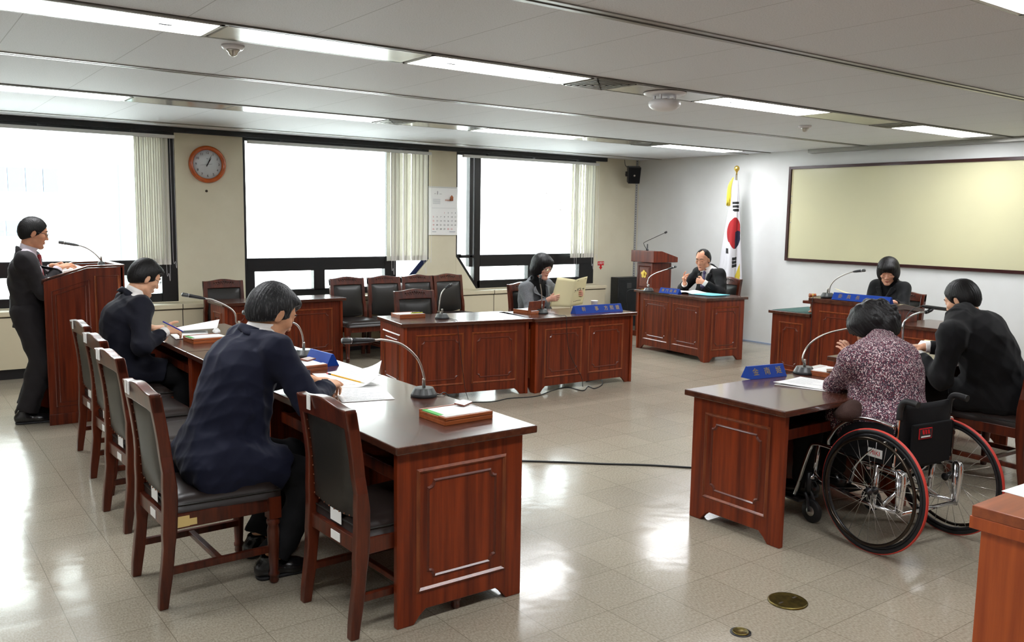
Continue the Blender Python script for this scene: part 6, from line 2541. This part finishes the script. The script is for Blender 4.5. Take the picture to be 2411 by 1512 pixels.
def writing_box(label, c, z, rz, w=.25, d=.205, lid='flat', green=False):
    e = empty('writing_box', label, 'writing box', (c[0], c[1], z), rz, 'wooden writing boxes on the desks')
    m_ = MB()
    m_.box((-w / 2, -d / 2, 0), (w / 2, d / 2, .018))
    m_.build('tray', 'box_wood', e, bevel=.002)
    m_ = MB()
    m_.box((-w / 2, d / 2 - .008, .018), (w / 2, d / 2, .036)).box((-w / 2, -d / 2, .018), (-w / 2 + .008, d / 2, .03)).box((w / 2 - .008, -d / 2, .018), (w / 2, d / 2, .03)).box((-w / 2, -d / 2, .02), (w / 2, -d / 2 + .055, .034))
    m_.build('rim', 'box_wood', e, bevel=.002)
    MB().box((-w / 2 + .01, -d / 2 + .05, .018), (w / 2 - .01, d / 2 - .01, .0325)).build('paper_pad', 'paper', e)
    MB().box((-w / 2 + .012, -d / 2 + .012, .034), (w / 2 - .004, -d / 2 + .052, .0352)).build('clear_cover', 'lamp_fr', e)
    if green:
        MB().box((-w / 2 + .009, -d / 2 + .03, .018), (-w / 2 + .034, d / 2 - .012, .0335)).build('green_strip', 'green', e)
    if lid == 'flat':
        M_ = Matrix.Translation((w / 2 - .035, d / 2 - .03, .038)) @ Matrix.Rotation(.5, 4, 'Z') @ Matrix.Rotation(.12, 4, 'X')
        MB().box((-.042, -.025, 0), (.042, .025, .007), M_).build('pen_lid', 'lid_wood', e, bevel=.001)
    elif lid == 'open':
        M_ = Matrix.Translation((-w * .32, .0, .0)) @ Matrix.Rotation(-.18, 4, 'Y')
        MB().box((-.006, -d / 2, .0), (.004, d / 2, .125), M_).build('open_lid', 'lid_wood', e, bevel=.002)
    elif lid == 'pens':
        MB().box((w / 2 - .09, -d / 2 + .06, .033), (w / 2 - .02, -d / 2 + .10, .046)).build('pen_tray', 'black_pl', e)
        MB().tube([(w / 2 - .12, -d / 2 + .05, .04), (w / 2 - .0, -d / 2 + .065, .04)], .004, 6).build('highlighter', mat('yellow_marker', (214, 220, 50), .4), e)
    return e


writing_box('wooden writing box with green strip at the near end of the left desks', (2.005, 3.125), LT, .03, green=True)
writing_box('wooden writing box in front of the grey haired man, under his left arm', (1.90, 4.60), LT, .05)
writing_box('wooden writing box before the young man, with crumpled tissue', (1.80, 5.96), LT, .05, green=True, lid='none')
writing_box('wooden writing box with pens before the empty middle chair', (3.88, 6.86), MTZ, -.1, lid='pens')
writing_box('wooden writing box with its lid standing open before the reading woman', (5.07, 6.60), MTZ, PI / 2 + .1, lid='open')
writing_box('orange writing box half hidden by the tweed sleeve', (4.57, 3.02), RT, PI + .1, w=.22)

e = empty('paper_cup', 'small white paper cup behind the long blue name plate', 'cup', (*onz(1399, 727, MTZ)[:2], MTZ))
MB().lathe([(.024, 0), (.034, .078), (.036, .08), (.036, .083), (.033, .083), (.0235, .004), (0, .004)], n=28).build('cup', 'paper', e)
d = Vector((-.6, -.8, 0))
m_ = MB()
for k in range(8):
    a_ = k * PI / 4
    m_.box((-.0018, -.0015, -.004), (.0018, .0015, .004), Matrix.Translation(Vector((math.cos(a_) * .009 * .8 - .6 * .030, -math.cos(a_) * .009 * .6 - .8 * .030, .040 + math.sin(a_) * .009))))
m_.build('printed_mark', 'ink_g', e)

# pencil and pen
p1, p0 = onz(859, 903, .755), onz(769, 879, .812)
e = empty('pencil', 'yellow pencil in the hand of the grey haired man', 'pencil', p1)
d = (p1 - p0)
L = d.length
o0 = p0 - p1
MB().lathe([(.0042, .022), (.0042, L - .022)], o0, 6, d, smooth=False).build('shaft', 'pencil', e)
MB().lathe([(.0042, L - .022), (.0012, L - .006)], o0, 8, d).build('sharpened_wood', 'paper_c', e)
MB().lathe([(.0013, L - .006), (.0, L)], o0, 8, d).build('lead', 'ink', e)
MB().lathe([(.0044, .008), (.0044, .022)], o0, 8, d).build('ferrule', 'black_pl', e)
MB().lathe([(.0, -.001), (.004, .0), (.004, .008)], o0, 8, d).build('eraser', 'pink', e)
p0, p1 = ony(383, 757, 6.13), ony(433, 782, 6.07)
e = empty('pen', 'blue pen between the fingers of the young man', 'pen', p1)
d = p1 - p0
MB().lathe([(.003, 0), (.0045, .004), (.0045, d.length - .015), (.001, d.length)], p0 - p1, 10, d).build('barrel', 'pen', e)
m_ = MB()
rnd = random.Random(2)
cp = Vector((1.90, 6.06, LT + .036))
vs = []
for j in range(6):
    for i in range(8):
        a_ = 2 * PI * i / 8
        r = (.006, .022, .026, .022, .014, .004)[j] * rnd.uniform(.75, 1.25)
        vs.append((math.cos(a_) * r, math.sin(a_) * r, (0, .004, .014, .024, .032, .036)[j] * rnd.uniform(.85, 1.15)))
fs = [(j * 8 + i, j * 8 + (i + 1) % 8, (j + 1) * 8 + (i + 1) % 8, (j + 1) * 8 + i) for j in range(5) for i in range(8)]
o = MB().add(vs, fs).build('tissue', 'paper')
o.location = cp
tag(o, 'crumpled white tissue on the writing box of the young man', 'tissue')

# gavel on its little bracket, box on the right wing
e = empty('gavel', "wooden gavel resting at the left end of the chairperson's raised desk", 'gavel', (7.42, 5.10, .845))
P = Vector(e.location)
MB().lathe([(.0, -.034), (.018, -.034), (.022, -.028), (.019, -.02), (.019, .02), (.022, .028), (.018, .034), (0, .034)], (0, 0, .05), 16, (.8, -.6, 0)).build('gavel_head', 'box_wood', e)
MB().lathe([(.0195, -.006), (.0195, .006)], (0, 0, .05), 16, (.8, -.6, 0)).build('brass_band', 'gold_b', e)
MB().lathe([(.006, 0), (.007, .08), (.009, .11), (.0, .115)], (0, 0, .045), 10, (.5, -.75, -.12)).build('gavel_handle', 'lid_wood', e)
e = empty('gavel_stand', 'small turned wooden bracket under the gavel', 'stand', (7.42, 5.10, .7275))
MB().box((-.07, -.06, .09), (.07, .06, .118)).build('plate', 'desk_v', e, bevel=.004)
MB().lathe([(.03, 0), (.03, .012), (.012, .022), (.02, .045), (.012, .07), (.018, .09)], n=16).build('turned_post', 'box_wood', e)
e = empty('paper_box', 'cream cardboard box on the right wing of the chair desk', 'box', (7.73, 3.80, .7255), -.25)
MB().box((-.11, -.065, 0), (.11, .065, .035)).build('box_body', 'paper_c', e, bevel=.002)
MB().box((-.114, -.069, .030), (.114, .069, .048)).build('box_lid', 'paper', e, bevel=.002)
MB().box((-.05, -.03, .048), (.05, .03, .0485)).build('printed_label', 'ink_g', e)

# floor things
for (x, y, r, lab) in ((3.06, 2.14, .083, 'large round brass floor box cover'), (2.668, 2.072, .033, 'small round brass floor plug')):
    e = empty('floor_cover', lab + ' set in the vinyl tiles', 'floor cover', (x, y, 0))
    MB().lathe([(r, 0), (r * 1.0, .004), (r * .93, .008), (r * .86, .0065), (r * .84, .006), (0, .006)], n=48).build('cover_plate', 'brass', e)
    if r > .05:
        m_ = MB()
        for k in range(2):
            s_ = 1 if k else -1
            m_.box((s_ * r * .55 - .012, -.004, .006), (s_ * r * .55 + .012, .004, .0075))
        m_.build('screw_slot', 'seam', e)
    else:
        MB().lathe([(r * 1.25, 0), (r * 1.25, .003), (r, .003)], n=32, caps=False).build('dark_collar', 'black_pl', e)
o = MB().tube(bez([(2.3, 5.6, .006), (3.1, 4.72, .006), (3.409, 4.455, .006), (3.616, 4.285, .006), (3.80, 4.12, .006), (4.012, 3.95, .006), (4.204, 3.76, .006), (4.5, 3.45, .006), (4.62, 3.2, .006)], 8), .007, 8).build('floor_cable', 'cable')
tag(o, 'black cable crossing the floor between the left and right desks', 'cable')
o = MB().tube(bez([onz(930, 940, .005), onz(965, 945, .005), onz(1140, 947, .005), onz(1200, 938, .005), onz(1262, 933, .005), onz(1300, 920, .005), onz(1335, 912, .005), onz(1372, 920, .005), onz(1385, 910, .005), onz(1400, 915, .005), onz(1418, 905, .005), onz(1412, 892, .005), onz(1380, 898, .005)], 8), .005, 6).build('floor_cable', 'cable')
tag(o, 'thin looped black cable on the floor under the middle desks', 'cable')


# ---- wheelchair (faces +X locally)
def wheelchair():
    e = empty('wheelchair', 'wheelchair with red-banded tyres and chrome frame holding the woman in tweed', 'wheelchair', (4.175, 2.235, 0), PI / 2 - .14)
    R, WY = .305, .30
    for s in (1, -1):
        cam_ = math.radians(2.5)
        ax = Vector((0, s * math.cos(cam_), math.sin(cam_) * 1))     # outward axle
        O = Vector((0, s * (WY - .012), R - .002))
        t = Vector((1, 0, 0))
        b = ax.cross(t)

        def ring(rad, off, n=72):
            return [O + ax * off + (t * math.cos(2 * PI * k / n) + b * math.sin(2 * PI * k / n)) * rad for k in range(n)]
        w = MB().tube(ring(R - .0125, 0), .0125, 10, True).build('wheel', 'rubber', e)
        MB().tube(ring(R - .0035, .0035), .0055, 6, True).build('red_band', 'redtyre', w)
        MB().tube(ring(R - .0035, -.0035), .0055, 6, True).build('red_band', 'redtyre', w)
        MB().tube(ring(R - .031, 0), .009, 8, True).build('rim', 'black_pl', w)
        MB().tube(ring(R - .045, .030), .0085, 8, True).build('hand_rim', 'rim', w)
        m_ = MB()
        for k in range(6):
            a = 2 * PI * k / 6 + .3
            d = t * math.cos(a) + b * math.sin(a)
            m_.tube([O + d * (R - .034), O + d * (R - .042) + ax * .030], .004, 6)
        m_.build('hand_rim_clip', 'metal', w)
        m_ = MB()
        for k in range(28):
            a = 2 * PI * k / 28
            sd = .026 if k % 2 else -.022
            tw = .75 if (k // 2) % 2 else -.75
            p0 = O + ax * sd + (t * math.cos(a + tw) + b * math.sin(a + tw)) * .022
            p1 = O + (t * math.cos(a) + b * math.sin(a)) * (R - .033)
            m_.tube([p0, p1], .0011, 5)
        m_.build('spokes', 'metal', w)
        MB().lathe([(.0, -.03), (.010, -.03), (.012, -.024), (.020, -.023), (.020, -.019), (.010, -.015), (.010, .018), (.020, .022), (.020, .026), (.010, .028), (.010, .034), (.0, .035)], O, 20, ax).build('hub', 'black_pl', w)
    for s in (1, -1):
        y = s * .215
        nm = 'side_frame'
        m_ = MB()
        m_.tube(bez([(-.10, y, .40), (.10, y, .41), (.30, y, .43), (.42, y, .43), (.47, y, .39), (.53, y, .20), (.56, y, .10)], 6), .0115, 10)
        m_.tube([(-.11, y, .205), (.12, y, .205), (.38, y, .24), (.43, y, .27)], .0105, 10)
        m_.tube([(.41, y, .43), (.43, y, .25)], .0105, 10)
        m_.tube([(-.10, y, .19), (-.085, y, .41)], .0145, 10)
        m_.tube([(.05, y, .19), (.035, y, .42)], .0145, 10)
        m_.tube(bez([(-.085, y, .405), (-.105, y, .405), (-.118, y, .375), (-.105, y, .205)], 5), .0135, 10)
        m_.build(nm, 'chrome', e)
        MB().tube(bez([(-.03, y * .86, .40), (-.04, y * .86, .56), (-.05, y * .86, .72), (-.062, y * .86, .745), (-.08, y * .86, .752)], 6), .011, 10).build('back_post', 'chrome', e)
        MB().tube(bez([(-.047, y * .86, .66), (-.05, y * .86, .72), (-.066, y * .86, .750), (-.095, y * .86, .757), (-.145, y * .86, .752)], 6), [.0155] * 24 + [.017] , 12).build('push_handle', 'rubber', e)
        MB().tube(bez([(-.05, y * 1.0, .625), (.04, y * 1.08, .640), (.17, y * 1.08, .625), (.27, y * 1.08, .565), (.33, y * 1.06, .485), (.34, y * 1.02, .45)], 6), .011, 10).build('armrest', 'chrome', e)
        g = MB().prism([(-.05, .43), (.31, .43), (.25, .56), (.16, .612), (.04, .63), (-.05, .615)], lambda a, b, t: (a, t, b), y * 1.06 - .003, y * 1.06 + .003).build('side_guard', 'nylon', e)
        if s == 1:
            q = MB().box((.000, y * 1.06 + .0035, .455), (.085, y * 1.06 + .005, .498)).build('maker_label', 'paper', g)
            text_on('lettering', [('MIKI', 0, 0, .032)], 'red_ink', q, (.0425, y * 1.06 + .0056, .4765), (-1, 0, 0), (0, 0, 1))
        # caster
        c = Vector((.45, s * .235, 0))
        cf = MB().tube([c + Vector((0, 0, .27)), c + Vector((0, 0, .15))], .016, 12).tube(bez([c + Vector((-.0, .022, .16)), c + Vector((-.02, .022, .13)), c + Vector((-.035, .022, .063))], 4), .008, 8).tube(bez([c + Vector((-.0, -.022, .16)), c + Vector((-.02, -.022, .13)), c + Vector((-.035, -.022, .063))], 4), .008, 8).build('caster_fork', 'black_pl', e)
        MB().lathe([(.03, -.013), (.058, -.013), (.064, -.006), (.064, .006), (.058, .013), (.03, .013)], c + Vector((-.035, 0, .064)), 28, (0, 1, 0)).build('caster_wheel', 'rubber', cf)
        MB().lathe([(.0, -.016), (.026, -.014), (.03, -.008), (.03, .008), (.026, .014), (0, .016)], c + Vector((-.035, 0, .064)), 20, (0, 1, 0)).build('caster_hub', 'metal', cf)
        MB().tube([c + Vector((0, 0, .24)), c + Vector((-.02, -s * .02, .245))], .013, 8).build('caster_arm', 'chrome', e)
        f_ = MB().box((.50, y - s * .02 - .07, .085), (.66, y - s * .02 + .05, .10)).build('footplate', 'black_pl', e, bevel=.005)
        MB().tube(bez([(.05, y * 1.06, .50), (.11, y * 1.1, .44), (.17, y * 1.1, .36)], 4), .006, 8).build('brake_lever', 'chrome', e)
    MB().box((-.03, -.20, .42), (.40, .20, .475)).build('seat_cushion', 'nylon', e, bevel=.015)
    # sling back
    vs, fs = [], []
    n = 12
    for j in range(n + 1):
        for i in range(n + 1):
            u, v = i / n, j / n
            vs.append((-.035 - .015 * v - .04 * math.sin(u * PI) * (.4 + .6 * math.sin(v * PI)), -.185 + .37 * u, .41 + .325 * v))
    fs = [(j * (n + 1) + i, j * (n + 1) + i + 1, (j + 1) * (n + 1) + i + 1, (j + 1) * (n + 1) + i) for j in range(n) for i in range(n)]
    o = MB().add(vs, fs, True).build('sling_back', 'nylon', e)
    sd = o.modifiers.new('thick', 'SOLIDIFY')
    sd.thickness = .012
    MB().box((-.100, -.15, .43), (-.086, .15, .64)).build('back_pocket', 'nylon', e, bevel=.008)
    q = MB().box((-.1035, .01, .565), (-.1, .105, .618)).build('badge', 'red_ink', e)
    q2 = MB().box((-.1045, .014, .569), (-.1033, .101, .614)).build('badge_field', 'black_pl', q)
    m_ = MB()
    for k in range(3):
        m_.prism([(.026 + k * .020, .588), (.040 + k * .020, .588), (.047 + k * .020, .610), (.033 + k * .020, .610)], lambda a, b, t: (t, a, b), -.1052, -.1042)
    m_.build('badge_mark', 'red_ink', q)
    MB().box((-.1052, .024, .573), (-.1042, .092, .580)).build('badge_print', 'paper', q)
    MB().tube([(.0, -.20, .44), (.0, .20, .22)], .011, 8).build('cross_brace', 'chrome', e)
    MB().tube([(.0, -.20, .22), (.0, .20, .44)], .011, 8).build('cross_brace', 'chrome', e)
    MB().tube([(-.105, -.215, .205), (-.105, .215, .205)], .011, 8).build('rear_tube', 'chrome', e)
    return e


wheelchair()
# brown fur bundle on the lap
me, _, _ = mesh_sdf('lap_bundle', [ell((0, 0, 0), (.085, .06, .05), None, .02), ell((.05, .0, .02), (.05, .045, .04), None, .03)], .006, folds(5, .006, 40), .01)
o = link('fur_bundle', me, 'brown_cuff')
o.location = (3.98, 2.49, .645)
tag(o, 'brown fur bundle on the lap of the woman in the wheelchair', 'bundle')
